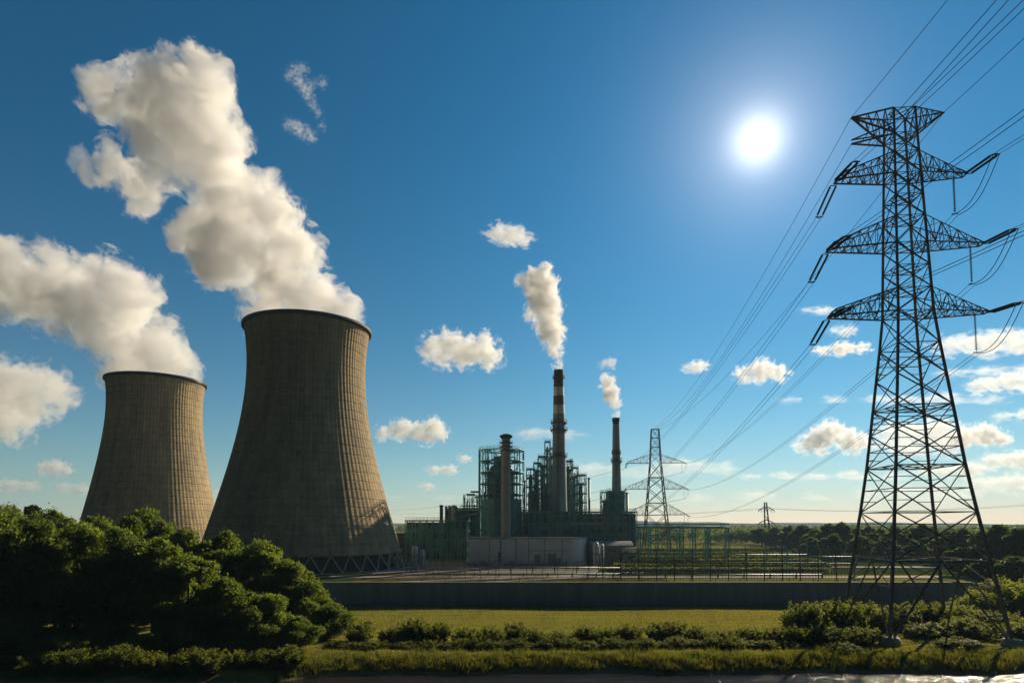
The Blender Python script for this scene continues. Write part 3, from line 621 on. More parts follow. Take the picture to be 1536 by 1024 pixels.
# ---------------------------------------------------------------- pylons
AZ=.098; LD=Vector((math.sin(AZ),math.cos(AZ),0)); AD=Vector((math.cos(AZ),-math.sin(AZ),0)); UP=Vector((0,0,1))
PC=Vector((58.86,93.53,0))
def axis_z(py,off=0.):
    """height on the near pylon's axis (moved off along its arms) that shows at photo row py"""
    p=PC+AD*off; lo,hi=0,120
    for _ in range(50):
        z=(lo+hi)/2; f=p.y*math.cos(PITCH)+(z-CH)*math.sin(PITCH); u=-p.y*math.sin(PITCH)+(z-CH)*math.cos(PITCH)
        if CY-F*u/f>py: lo=z
        else: hi=z
    return z
SPEC={}
def side(z): return float(np.interp(z,*SPEC['side']))
NEAR_SIDE=([0,22.31,46.19,77.6],[15.365,9.514,4.9,3.024]); FAR_SIDE=([0,54,78],[15.5,6.4,4.2]); SPEC['side']=NEAR_SIDE
def fz(py): return CH+(HZ-py)/F*392.
FARMS=[(fz(694),fz(681),17.5,17.5),(fz(733),fz(716),18.5,18.5),(fz(772),fz(754),18.5,18.5)]
def arm_len(px,py,sgn):
    z=axis_z(py); best=None
    for i in range(50,200):
        L=i*.1*sgn; p=PC+AD*L; f=p.y*math.cos(PITCH)+(z-CH)*math.sin(PITCH); X=768+F*p.x/f
        if best is None or abs(X-px)<best[0]: best=(abs(X-px),abs(L))
    return best[1]
ARMS=[]  # z_bottom, z_top, half length left, right
for (lp,rp,ptop) in (((1253,267),(1447,267),235),((1241,371),(1472,371),331),((1243,472),(1479,472),438)):
    zb_=axis_z((lp[1]+rp[1])/2); zt=axis_z(ptop); ARMS.append((zb_,zt,arm_len(*lp,-1),arm_len(*rp,1)))
ZTOP=axis_z(170); ZPEAKB=axis_z(207)
EL,ER=arm_len(1277,178,-1),arm_len(1417,187,1)
print('arms',ARMS,ZTOP,EL,ER)
STR=6.2
def corner(i,z):
    h=side(z)/2; sa,sl=((-1,1),(-1,-1),(1,1),(1,-1))[i]  # left, front, back, right
    return AD*(sa*h)+LD*(sl*h)+UP*z
def make_pylon(label,detail):
    ST=M['steel'] if detail else M['steel_dark']
    ARMS=SPEC['arms']; ZTOP=SPEC['top']; ZPEAKB=SPEC['peak']
    r=empty('pylon',PC); tag(r,label,'pylon','lattice power pylons')
    LV=SPEC.get('levels') or [0,axis_z(838),axis_z(768),axis_z(700),axis_z(648),axis_z(612),axis_z(566),axis_z(520),ARMS[2][0],ARMS[2][1],(ARMS[2][1]+ARMS[1][0])/2,ARMS[1][0],ARMS[1][1],(ARMS[1][1]+ARMS[0][0])/2,ARMS[0][0],ARMS[0][1],ZPEAKB,ZTOP]
    for i in range(4):
        mb=MB()
        for a,b_ in zip(LV,LV[1:]): mb.bar(corner(i,a),corner(i,b_),(.36-.13*a/78)*(1 if detail else 1.5))
        mb.build('leg',ST,r)
        mb=MB(); q=corner(i,0); mb.lathe((q.x,q.y,0),[(1.35,-.6),(1.35,.5),(1.1,.9),(.01,.9)],12); mb.build('footing',M['conc'],r)
    # bracing: crosses on each face, horizontals, inner diaphragms
    faces=((0,1),(1,3),(3,2),(2,0))
    mb=MB(); A=mb.angle if detail else mb.bar
    for k,(a,b_) in enumerate(zip(LV,LV[1:])):
        wd=(.165 if a<40 else .135)*(1 if detail else 1.9)
        for i,j in faces:
            p0,p1,q0,q1=corner(i,a),corner(i,b_),corner(j,a),corner(j,b_)
            if k==0:  # knee braces from the feet to the middle of the first belt
                m_=(p1+q1)/2; A(p0,m_,wd+.06); A(q0,m_,wd+.06); A(p1,q1,wd+.04)
                for t in (.35,.68):
                    A(p0.lerp(p1,t),p0.lerp(m_,t),.13); A(q0.lerp(q1,t),q0.lerp(m_,t),.13)
                    A(p0.lerp(p1,t),p0.lerp(m_,t+.25),.12); A(q0.lerp(q1,t),q0.lerp(m_,t+.25),.12)
            else:
                A(p0,q1,wd); A(q0,p1,wd)
                if k in (1,2,3,4,6) and detail:
                    m_=(p0+q1+q0+p1)/4; A(p0.lerp(p1,.5),m_,.12); A(q0.lerp(q1,.5),m_,.12)
                    for u,v in ((p0,q1),(q0,p1),(p1,q0),(q1,p0)):
                        w_=u.lerp(v,.25); e=p0.lerp(p1,.25) if (u-p0).length<.01 else q0.lerp(q1,.25) if (u-q0).length<.01 else p0.lerp(p1,.75) if (u-p1).length<.01 else q0.lerp(q1,.75)
                        A(w_,e,.1)
            if k in (1,2,4,6) or k>=7: A(p1,q1,wd*.8)
        if k in (0,2,4) or k>=7:
            A(corner(0,b_),corner(3,b_),.13); A(corner(1,b_),corner(2,b_),.13)
            ms=[(corner(i,b_)+corner(j,b_))/2 for i,j in faces]
            for u in range(4): A(ms[u],ms[(u+1)%4],.12)
    mb.build('bracing',ST,r)
    # cross arms
    def arm(zb_,zt,L,sg,endw=.7,n=7,drop=0.):
        mb=MB(); A=mb.angle if detail else mb.bar
        ia,ib=((0,1) if sg<0 else (2,3))
        B=[corner(ia,zb_),corner(ib,zb_)]; Tt=[corner(ia,zt),corner(ib,zt)]
        e=[AD*(sg*L)+UP*(zb_+drop)+LD*s*endw for s in (1,-1)]
        if sg<0: tip=[AD*(-L+.7)+UP*(zb_+drop+1.0)+LD*s*endw*.8 for s in (1,-1)]
        else: tip=[AD*(L-.2)+UP*(zb_+drop+.35)+LD*s*endw*.5 for s in (1,-1)]
        for k in range(2):
            A(B[k],e[k],.19); A(Tt[k],tip[k],.15); A(tip[k],e[k],.18)
        A(e[0],e[1],.24); A(tip[0],tip[1],.2)
        for i in range(n):
            t0,t1=i/n,(i+1)/n
            for k in range(2):
                A(B[k].lerp(e[k],t1),Tt[k].lerp(tip[k],t1),.1); A(B[k].lerp(e[k],t0 if i%2 else t1),Tt[k].lerp(tip[k],t1 if i%2 else t0),.1)
            a,b_=(0,1) if i%2 else (1,0)
            A(B[a].lerp(e[a],t0),B[b_].lerp(e[b_],t1),.1); A(B[0].lerp(e[0],t1),B[1].lerp(e[1],t1),.1)
            A(Tt[a].lerp(tip[a],t0),Tt[b_].lerp(tip[b_],t1),.08)
            if detail and i<n-1:
                A(B[0].lerp(e[0],t1),Tt[1].lerp(tip[1],t1),.07)
                mz=(t0+t1)/2
                for k in range(2): A(B[k].lerp(e[k],mz),Tt[k].lerp(tip[k],t1)*.5+B[k].lerp(e[k],t1)*.5,.07)
        mb.build('cross_arm',ST,r)
    for zb_,zt,Ll,Lr in ARMS: arm(zb_,zt,Ll,-1); arm(zb_,zt,Lr,1)
    if not detail: return r
    # earth-wire peak: top chords level, the lower chords rise to the tips
    for sg,L in ((-1,EL),(1,ER)):
        mb=MB(); A=mb.angle if detail else mb.bar; ia,ib=((0,1) if sg<0 else (2,3)); e=AD*(sg*L)+UP*(ZTOP-.25)
        for k in (ia,ib):
            A(corner(k,ZTOP),e,.2); A(corner(k,ZPEAKB),e,.22)
            for i in range(1,5):
                t=i/5; A(corner(k,ZTOP).lerp(e,t),corner(k,ZPEAKB).lerp(e,t-.1),.1); A(corner(k,ZTOP).lerp(e,t),corner(k,ZPEAKB).lerp(e,t+.1),.09)
        for i in range(4):
            t=i/4.5; A(corner(ia,ZTOP).lerp(e,t),corner(ib,ZTOP).lerp(e,t+.2),.09); A(corner(ia,ZPEAKB).lerp(e,t),corner(ib,ZPEAKB).lerp(e,t+.2),.09)
        mb.build('earth_wire_arm',M['steel'],r)
    # a short lower bracket on the left under the peak
    mb=MB(); A=mb.angle if detail else mb.bar; e=AD*(-EL-.1)+UP*axis_z(216,-EL)
    for k in (0,1):
        A(corner(k,ZPEAKB-.2),e,.2); A(corner(k,(ZTOP+ZPEAKB)/2-.4),e+UP*.6,.16)
        for i in range(1,4):
            t=i/4; A(corner(k,ZPEAKB-.2).lerp(e,t),corner(k,(ZTOP+ZPEAKB)/2-.4).lerp(e+UP*.6,t-.15),.1)
    mb.build('earth_wire_arm',M['steel'],r)
    return r
def string_mesh(L):
    mb=MB(); n=int(L/.33); prof=[(.03,0)]
    for i in range(n):
        z=.25+i*(L-.5)/n; prof+=[(.045,z),(.19,z+.05),(.18,z+.09),(.045,z+.15)]
    prof+=[(.03,L)]
    mb.lathe((0,0,0),prof,8 ); return mb
def place_string(par,base,a,b_):
    o=base.copy(); COL.objects.link(o); o.parent=par; o.location=Vector(a); d=(Vector(b_)-Vector(a)); o.rotation_euler=d.to_track_quat('Z','Y').to_euler(); o.scale=(1,1,d.length/STR); return o
def fittings(par,pts):
    mb=MB()
    for a,b_ in pts: mb.bar(a,b_,.1)
    return mb.build('yoke',M['steel_dark'],par)
SPEC.update(arms=ARMS,top=ZTOP,peak=ZPEAKB)
near=make_pylon('huge near lattice pylon with three pairs of cross arms standing in the riverside bushes',True)
SPEC.update(side=FAR_SIDE,arms=FARMS,top=fz(643),peak=fz(660),levels=[0,9,FARMS[2][0],FARMS[2][1],FARMS[1][0],FARMS[1][1],FARMS[0][0],FARMS[0][1],fz(670),fz(656),fz(643)])
far=make_pylon('middle distance lattice pylon with three cross arms beside the green pipe gantry',False)
FC=Vector((PC.x+.0983*298.5,392,0)); far.location=FC
smb=string_mesh(STR)
first=None
SL=.15  # slope of a conductor where it leaves the pylon
ends={}
PY=[]
for par in (near,far):
    E={}
    for ai,(zb_,zt,Ll,Lr) in enumerate(ARMS if par is near else FARMS):
        for sg,L in ((-1,Ll),(1,Lr)):
            for way in ((1,-1) if sg<0 else (-1,)):       # towards the far pylon, towards the camera
                e0=AD*(sg*L)+UP*(zb_-.25)+LD*(.8*way)
                dn=LD*way*math.cos(.33)-UP*math.sin(.33) if way==1 else LD*way*math.cos(.12)-UP*math.sin(.12)
                for s in (-.42,.42):
                    a=e0+AD*s; b_=a+dn*STR
                    if first is None:
                        first=smb.build('insulator_string',M['insul'],par); first.location=a; first.rotation_euler=(b_-a).to_track_quat('Z','Y').to_euler(); o=first
                    else: o=place_string(par,first,a,b_)
                    E[(ai,sg,way,s)]=b_+dn*.25
                fittings(par,[(e0-AD*.5,e0+AD*.5)]); fittings(par,[(e0+dn*STR-AD*.6,e0+dn*STR+AD*.6),(e0+dn*STR-AD*.6,e0+dn*(STR+.35)),(e0+dn*STR+AD*.6,e0+dn*(STR+.35))])
            if sg==1:
                a=AD*(L-1.6)+UP*(zb_-.15); b_=a-UP*(STR*.93); place_string(par,first,a,b_); E[(ai,'v')]=b_-UP*.2
                for s in (-.42,.42): E[(ai,1,1,s)]=E[(ai,'v')]+AD*s
                fittings(par,[(b_-AD*.45,b_+AD*.45)])
    ends[par]=E
# ---------------------------------------------------------------- wires
def wire(name,a,b_,sag,label,group,r=.036,n=40):
    a=Vector(a);b_=Vector(b_); pts=[a.lerp(b_,t)-UP*(4*sag*t*(1-t)) for t in [i/n for i in range(n+1)]]
    mb=MB(); mb.path(pts,r,5); o=mb.build(name,M['wire'],rel=tuple(a)); tag(o,label,'power line',group); return o
AN=('top','middle','bottom'); SN={-1:'left',1:'right'}
for (ai,sg,way,s),p in ends[near].items() if 0 else [(k,v) for k,v in ends[near].items() if len(k)==4]:
    a=PC+p
    if way==1:
        b_=FC+ends[far][(ai,sg,-1,s)]
        wire('conductor',a,b_,7.5,f'twin conductor strung from the {AN[ai]} {SN[sg]} arm of the huge pylon to the smaller one','conductors between the two big pylons')
    else:
        b_=a-LD*286+UP*2
        wire('conductor',a,b_,13,f'twin conductor leaving the {AN[ai]} {SN[sg]} arm of the huge pylon overhead towards the river','conductors running overhead from the huge pylon')
for par,C_ in ((near,PC),(far,FC)):
    for ai in range(3):
        E=ends[par]; v=E[(ai,'v')]
        for s in (-.42,.42):
            for way in (-1,):
                a=E[(ai,1,way,s)]; b_=v+AD*s
                pts=[]
                for i in range(15):
                    t=i/14; p=a.lerp(b_,t); p=p-UP*(1.9*math.sin(math.pi*t)*(1 if way==-1 else .5)); pts.append(C_+p)
                mb=MB(); mb.path(pts,.055,5); o=mb.build('jumper_cable',M['wire'],rel=tuple(C_+a))
                tag(o,f'looping jumper cable under the {AN[ai]} right arm of the {"huge pylon" if par is near else "middle distance pylon"}','cable','jumper cables on the pylons')
for sg,L in ((-1,EL),(1,ER)):
    tip=AD*(sg*L)+UP*(ZTOP-.25)
    wire('earth_wire',PC+tip,FC+AD*(sg*2)+UP*fz(643),8,f'thin earth wire from the top {SN[sg]} peak of the huge pylon to the smaller pylon','earth wires',.04)
    wire('earth_wire',PC+tip,PC+tip-LD*290+UP*2,9,f'thin earth wire leaving the top {SN[sg]} peak of the huge pylon upwards out of view','earth wires',.04)
t2=AD*(-EL-.1)+UP*axis_z(216,-EL)
wire('earth_wire',PC+t2,FC-AD*1.5+UP*fz(643),9,'earth wire from the short lower left bracket of the huge pylon','earth wires',.04)
for s in (-.5,.9):
    q=AD*s+UP*ZTOP; wire('earth_wire',PC+q,PC+q-LD*290+UP*8,8,'wire rising from the flat head of the huge pylon out of the picture','earth wires',.05)
# far pylon onwards, away past the plant
for ai in range(3):
    for sg in (-1,1):
        for s in (-.42,.42):
            a=FC+ends[far][(ai,sg,1,s)]; b_=a+Vector((-330,420,-10)) if 1 else a
            wire('conductor',a,b_,16,f'twin conductor going on from the {AN[ai]} {SN[sg]} arm of the smaller pylon behind the chimneys','conductors beyond the smaller pylon',.045)
# ---------------------------------------------------------------- small pylon far right
d=455; q=P(1150,785,d); sp_=empty('pylon',(q.x,d,0)); tag(sp_,'small distant two-armed pylon before the line of trees','pylon','lattice power pylons')
zt=P(1150,753,d).z; xl,xr=(1147-1150)/F*d,(1153.5-1150)/F*d
for xa,xb in ((xl,xl+.2),(xr+1.2,xl+1.6)):
    mb=MB(); mb.bar((xa,0,0),(xb,0,zt),.75); mb.build('leg',M['steel_dark'],sp_)
mb=MB()
for i in range(9):
    z=zt*(i+.5)/9.5; t=z/zt; xb=xr+1.2+(xl+1.6-xr-1.2)*t; mb.bar((xl+.2*t,0,z),(xb,0,z+(1.8 if i%2 else -1.8)),.34)
mb.build('bracing',M['steel_dark'],sp_)
for py,hw in ((763,12),(783,13)):
    z=P(1150,py,d).z; Lh=hw/F*d
    mb=MB(); mb.path([(-Lh,0,z-1.4),(-Lh*.75,0,z-.2),(-Lh*.3,0,z+1.2),(0,0,z+1.6),(Lh*.3,0,z+1.2),(Lh*.75,0,z-.2),(Lh,0,z-1.4)],.32); mb.bar((-Lh,0,z-1),(Lh,0,z-1),.18)
    for k in (-.7,-.35,.35,.7): mb.bar((Lh*k,0,z-1),(Lh*k*.8,0,z+.6),.13)
    mb.build('cross_arm',M['steel_dark'],sp_)
    for k in (-1,-.6,.6,1):
        mb=MB(); mb.tube((Lh*k,0,z-1.1),(Lh*k,0,z-2.8),.14,n=6); mb.build('insulator_string',M['insul'],sp_)
for k,(py,lab) in enumerate(((760,'upper'),(786,'lower'))):
    z=P(1150,py,d).z
    for sg in (-1,1):
        wire('distribution_line',(q.x+sg*5,d,z-1),(420+sg*8,330,z+16),9,f'low thin wire from the {lab} {"left" if sg<0 else "right"} arm of the small distant pylon','low wires at the small pylon',.07)
        wire('distribution_line',(q.x+sg*5,d,z-1),(-60+sg*8,700,z+2),6,f'low thin wire from the {lab} {"left" if sg<0 else "right"} arm of the small pylon towards the plant','low wires at the small pylon',.07)
# ---------------------------------------------------------------- yard fences
def fence(label,px0,px1,d,h,post,vs,hs,mname,wr=.05,pw=.2):
    x0,x1=X_(px0,d),X_(px1,d); n=max(1,round((x1-x0)/post)); c=((x0+x1)/2,d,0)
    r=empty('mesh_fence',c); tag(r,label,'fence','steel mesh fences in the yard')
    fp=None
    for i in range(n+1):
        x=x0+(x1-x0)*i/n
        if fp is None:
            mb=MB(); mb.bx(-pw/2,pw/2,-pw/2,pw/2,0,h+.1); fp=mb.build('post',M[mname],r); o=fp
        else:
            o=fp.copy(); COL.objects.link(o); o.parent=r
        o.location=(x-c[0],0,0)
    mb=MB(); m_=int((x1-x0)/vs)
    for i in range(m_): mb.bar((x0+i*vs,d-.12,.1),(x0+i*vs,d-.12,h),wr)
    k=0
    while k*hs<h: mb.bar((x0,d-.12,.15+k*hs),(x1,d-.12,.15+k*hs),wr*1.4); k+=1
    mb.build('mesh_panel',M[mname],r,rel=c); return r
fence('tall dark mesh fence with heavy posts along the right half of the yard',903,1278,180,8.8,5.2,.9,1.25,'steel_dark')
fence('second tall mesh fence behind the front one at the right of the yard',930,1240,203,9.3,6.5,1.2,1.5,'green_steel')
fence('low pale mesh fence in front of the white storage building',606,905,186,3.6,4.4,.5,.6,'steel',.035,.14)
fence('fine pale fence panels beside the large cooling tower',640,700,200,4.6,2.2,.35,.7,'pipe_grey',.05,.14)
fence('second low mesh fence nearer the white storage building',612,900,222,3.2,4.0,.5,.6,'steel_dark',.04,.13)
fence('low dark mesh fence close behind the grey wall',560,1290,158,2.6,6.,.6,.65,'steel_dark',.03,.12)
# ---------------------------------------------------------------- pipelines in the yard
def pipeline(label,px0,px1,d,z,r_,m):
    x0,x1=X_(px0,d),X_(px1,d); c=((x0+x1)/2,d,0); r=empty('pipeline',c); tag(r,label,'pipeline','pipelines across the yard')
    mb=MB(); mb.path([(x0,d,.1),(x0,d,z),(x0+.3,d,z)] if 0 else [(x0,d,z),(x1,d,z)],r_,10); mb.build('pipe',M[m],r,rel=c)
    n=max(2,int((x1-x0)/7))
    for i in range(n+1):
        x=x0+(x1-x0)*i/n
        mb=MB(); mb.bx(x-.12,x+.12,d-r_-.12,d+r_+.12,z-r_-.1,z+r_+.1); mb.build('flange',M['steel_dark'],r,rel=c)
        if z-r_>.3: mb=MB(); mb.bx(x-.15,x+.15,d-.3,d+.3,0,z-r_-.1); mb.build('support',M['conc'],r,rel=c)
pipeline('long white pipe on low supports at the right end of the yard',1160,1280,232,1.6,.32,'white')
pipeline('second white pipe just above the first at the right end',1175,1282,246,3.4,.22,'pipe_grey')
pipeline('yellow pipe along the back of the right yard',930,1190,262,3.4,.24,'pipe_yellow')
pipeline('rust brown pipe low behind the tall fence',905,1200,212,1.5,.3,'pipe_rust')
pipeline('pale grey pipe low behind the tall fence',880,1230,190,1.0,.24,'pipe_grey')
pipeline('dark rusty pipe across the middle of the yard',930,1235,224,2.4,.26,'pipe_rust')
pipeline('thin grey pipe high behind the tall fence',935,1210,240,4.5,.2,'pipe_grey')
pipeline('rusty pipe on low supports left of the white storage building',618,720,212,1.1,.22,'pipe_rust')
pipeline('grey pipe on tall supports along the middle of the yard',700,930,206,1.9,.2,'pipe_grey')
pipeline('dark green pipe on low supports behind the low pale fence',640,930,194,.9,.2,'green_steel')
pipeline('grey pipe on the ground before the white storage building',640,900,228,.55,.22,'pipe_grey')
# ---------------------------------------------------------------- lamp posts
for px,d,lab in ((1034,226,'thin lamp post in the right yard between the two pylons'),(1208,214,'thin lamp post at the right end of the yard'),(893,232,'thin lamp post right of the white storage building'),(688,240,'thin lamp post in front of the green hall')):
    x=X_(px,d); r=empty('lamp_post',(x,d,0)); tag(r,lab,'lamp post','yard lamp posts')
    mb=MB(); mb.tube((0,0,0),(0,0,9.5),.13,.08,8); mb.path([(0,0,9.4),(.5,0,9.9),(1.6,0,10)],.06); mb.build('pole',M['steel'],r)
    mb=MB(); mb.bx(1.2,2.3,-.2,.2,9.93,10.1); mb.build('lamp_head',M['pipe_grey'],r)
# ---------------------------------------------------------------- trees and bushes
def leaf_cloud(lobes,n,size,rs,droop=.25,fill=.25):
    """n small folded leaves spread through the lobes; returns verts, faces"""
    L=np.array([[*c,*r] for c,r in lobes]); wt=(L[:,3]*L[:,4]+L[:,3]*L[:,5]); wt/=wt.sum()
    k=rs.choice(len(L),n,p=wt); v=rs.normal(size=(n,3)); v/=np.linalg.norm(v,axis=1)[:,None]
    rad=np.where(rs.random(n)<fill,rs.random(n)**.5,1+.05-.38*np.abs(rs.normal(size=n)))
    rad*=1+.22*rs.normal(size=n)*(rs.random(n)<.35)
    p=L[k,:3]+v*L[k,3:]*rad[:,None]
    keep=p[:,2]>.05; p=p[keep]; v=v[keep]; m=len(p)
    nr=v*.35+rs.normal(size=(m,3))*.75+np.array([0,0,.25]); nr/=np.linalg.norm(nr,axis=1)[:,None]
    t=np.cross(nr,rs.normal(size=(m,3))); t[:,2]-=droop; t/=np.linalg.norm(t,axis=1)[:,None]
    b=np.cross(nr,t); s=size*(.6+.8*rs.random(m))[:,None]
    a=p-t*s; c=p+t*s; e=p+b*s*.5+nr*s*.12; f=p-b*s*.5+nr*s*.12
    V=np.stack([a,f,c,e],1).reshape(-1,3); Fc=np.arange(4*m).reshape(-1,4)
    return V,Fc
def fast_mesh(name,V,Fc,m):
    me=bpy.data.meshes.new(name); me.vertices.add(len(V)); me.vertices.foreach_set('co',V.astype(np.float32).ravel())
    k=Fc.shape[1]; me.loops.add(Fc.size); me.loops.foreach_set('vertex_index',Fc.astype(np.int32).ravel())
    me.polygons.add(len(Fc)); me.polygons.foreach_set('loop_start',np.arange(0,Fc.size,k,dtype=np.int32)); 
    me.update(calc_edges=True); me.validate(); me.materials.append(m); return me
def make_tree(h,wd,nl,n,size,seed,name,cat,m,base=.12,trunk=True,flat=1.0,crown='crown',lob=(.24,.36)):
    rs=np.random.default_rng(seed); lobes=[]
    R=wd/2; zc=h*(base+1)/2; hz=h*(1-base)/2
    for i in range(nl):
        v=rs.normal(size=3); v/=np.linalg.norm(v); v[2]=v[2]*.9+.1
        t=rs.uniform(.45,.74); lr=R*rs.uniform(*lob)
        if v[2]<-.3: t*=.95
        c=np.array([v[0]*R*t,v[1]*R*t,zc+v[2]*hz*min(.82,t*1.15)])
        c[2]=min(c[2],h-lr*.85)
        lobes.append((c,(lr*rs.uniform(.9,1.2),lr*rs.uniform(.9,1.2),lr*rs.uniform(.75,1.0)*flat)))
    lobes.append((np.array([0,0,h-R*.32]),(R*.3,R*.3,R*.3)))
    # second generation: smaller tufts on the big lobes
    big=list(lobes)
    for c,r in big:
        for q in range(5):
            v=rs.normal(size=3); v/=np.linalg.norm(v); v[2]=abs(v[2])*.8+.1 if rs.random()<.7 else v[2]
            f=rs.uniform(.28,.46); lobes.append((c+v*np.array(r)*.85,tuple(np.array(r)*f)))
    root=empty(name,(0,0,0))
    V,Fc=leaf_cloud(lobes,n,size,rs); o=bpy.data.objects.new(crown,fast_mesh(crown,V,Fc,m)); COL.objects.link(o); o.parent=root
    mb=MB()
    if trunk:
        tr=h*.022+.05; pts=[Vector((rs.uniform(-.2,.2)*i*.4,rs.uniform(-.2,.2)*i*.4,h*.75*i/5)) for i in range(6)]
        for i in range(5): mb.tube(pts[i],pts[i+1],tr*(1-.16*i),tr*(1-.16*(i+1)),8,False)
        for i in rs.choice(nl,min(nl,9),False):
            c,r=lobes[i]; s=pts[min(4,1+int(max(0,c[2]/h)*3))]; mid=(s+Vector(c))/2+Vector((0,0,-.4)); mb.tube(s,mid,tr*.4,tr*.28,6,False); mb.tube(mid,Vector(c),tr*.28,tr*.1,6,False)
        mb.build('trunk',M['bark'],root)
    else:
        for i in range(min(nl,7)):
            c,r=lobes[i]; mb.tube((rs.uniform(-.2,.2),rs.uniform(-.2,.2),0),Vector(c),h*.014,h*.004,5,False)
        mb.build('stem',M['bark'],root)
    root['h']=float(np.percentile(V[:,2],99.7)); root['wd']=wd
    return root
def make_bush(h,wd,ns,n,size,seed,name,m):
    """an upright feathery bush: leafy stems that rise and arch outward from the foot"""
    rs=np.random.default_rng(seed); root=empty(name,(0,0,0)); R=wd/2; mb=MB(); lobes=[]
    for i in range(ns):
        a=rs.uniform(0,6.283); q=R*rs.random()**.6; base=np.array([math.cos(a)*q*.45,math.sin(a)*q*.45,0]); L=h*rs.uniform(.55,1.0)*(1-.35*(q/R)**2)
        tip=np.array([math.cos(a)*q,math.sin(a)*q,L]); mid=(base+tip)/2+np.array([-math.cos(a)*q*.12,-math.sin(a)*q*.12,L*.1])
        if i<14: mb.tube(tuple(base),tuple(mid),h*.008,h*.006,5,False); mb.tube(tuple(mid),tuple(tip),h*.006,h*.002,5,False)
        for t in np.linspace(.12,1,8):
            c=base*(1-t)**2+mid*2*t*(1-t)+tip*t*t; rr=R*(.20-.12*t)*rs.uniform(.8,1.3); lobes.append((c+rs.normal(size=3)*R*.05,(rr,rr,rr*1.35)))
    V,Fc=leaf_cloud(lobes,n,size,rs,.1,.5); o=bpy.data.objects.new('foliage',fast_mesh('foliage',V,Fc,m)); COL.objects.link(o); o.parent=root
    mb.build('stem',M['bark'],root); root['h']=h*.97; root['wd']=wd; return root
PROTO={}
def proto(key):
    if key in PROTO: return PROTO[key]
    k,i=key
    if k=='tree': r=make_tree(16.5,13,46+4*i,72000,.2,20+i,'leafy_tree','tree',M['leaf'],-.02,lob=(.16,.3))
    elif k=='thicket': r=make_tree(9,11,40+4*i,52000,.165,30+i,'leafy_tree','tree',M['leaf'],-.08,False,1.,'crown',lob=(.16,.3))
    elif k=='dark': r=make_tree(14,10,36+3*i,26000,.34,40+i,'leafy_tree','tree',M['leaf_dark'],-.02,lob=(.18,.3))
    elif k=='shrub': r=make_bush(4.6,6.6,70+8*i,34000,.14,60+i,'leafy_shrub',M['leaf_bush'])
    elif k=='bush': r=make_bush(2.8,3.6,44+6*i,13000,.10,80+i,'low_bush',M['leaf_bush'])
    elif k=='far': r=make_tree(13,11,28+2*i,12000,.48,100+i,'leafy_tree','tree',M['leaf_far'],-.05,lob=(.18,.32))
    elif k=='cone': r=make_tree(16,7,30,20000,.3,120+i,'conifer_tree','tree',M['leaf_dark'],.05,lob=(.2,.3))
    PROTO[key]=r; r['fresh']=1; return r
def plant(key,px,ptop,d,wd,label,group,cat,zbase=None):
    r=proto(key)
    if 'fresh' in r.keys(): del r['fresh']; o=r
    else: o=copy_tree(r)
    q=P(px,785,d); zb_=land(q.x,d)-.1 if zbase is None else zbase
    ht=P(px,ptop,d).z-zb_
    o.location=(q.x,d,zb_); sz=ht/r['h'] if 'h' in r.keys() else 1; sx=wd/r['wd']
    o.scale=(sx,sx,sz); o.rotation_euler=(0,0,random.uniform(0,6.28)); tag(o,label,cat,group); return o
ORD=['first','second','third','fourth','fifth','sixth','seventh','eighth','ninth','tenth','eleventh','twelfth','thirteenth','fourteenth','fifteenth','sixteenth','seventeenth','eighteenth','nineteenth','twentieth','twenty-first','twenty-second','twenty-third','twenty-fourth','twenty-fifth','twenty-sixth','twenty-seventh','twenty-eighth','twenty-ninth','thirtieth','thirty-first','thirty-second','thirty-third','thirty-fourth','thirty-fifth','thirty-sixth','thirty-seventh','thirty-eighth']
G1='trees on the left bank'
left=[(8,764,112,17,'sunlit tree at the left edge of the picture, back of the thicket'),(72,770,110,15,'tree in the back of the thicket below the dark pointed treetop'),(140,779,112,14,'tree in the back of the thicket left of the small cooling tower'),(220,769,104,13,'rounded sunlit tree in front of the small cooling tower'),(282,797,103,12,'tree below the gap between the two cooling towers'),(340,800,99,12,'sunlit tree at the lower left of the large cooling tower'),(392,815,98,11,'tree before the foot of the large cooling tower'),(430,842,96,10,'sloping sunlit tree in front of the pale tower legs'),(466,872,94,9,'tree at the left end of the grey wall'),(497,905,91,8,'low outer tree of the thicket beside the grass field'),
(338,868,84,10,'big dark round tree in the front of the thicket, below the large tower'),(398,893,83,9,'front tree with a sunlit right side, second from the grass'),(285,838,85,11,'dark front tree below the gap between the towers'),(235,812,86,12,'dark front tree below the small cooling tower'),(178,797,85,13,'shadowed tall front tree, fifth from the left edge'),(120,790,86,13,'shadowed tall front tree, fourth from the left edge'),(60,786,85,13,'shadowed tall front tree, third from the left edge'),(2,784,86,13,'shadowed tall front tree at the left edge'),(452,925,83.5,7,'small front tree above the grassy shore'),(-50,790,92,15,'tree cut by the left picture edge'),(150,930,79,10,'low dark waterside tree under the tall front trees'),(40,925,78.5,11,'low dark waterside tree toward the left edge'),(255,935,79,9,'low dark waterside tree left of the round front tree'),(95,955,74,9,'lowest waterside tree, second from the left edge'),(-10,950,73,10,'lowest waterside tree in the lower left corner'),(200,960,75,8,'lowest waterside tree, third from the left edge'),(310,968,77,7,'lowest waterside tree under the round front tree'),(375,955,80.5,7,'low dark tree at the right end of the waterside row')]
for i,(px,pt,d,wd,lb) in enumerate(left): plant(('tree',i%3) if pt<860 else ('thicket',i%2),px,pt,d,wd,lb,G1,'tree')
plant(('cone',0),48,760,135,9,'dark pointed treetop showing above the left thicket',G1,'tree')
G2='shrubs round the huge pylon'
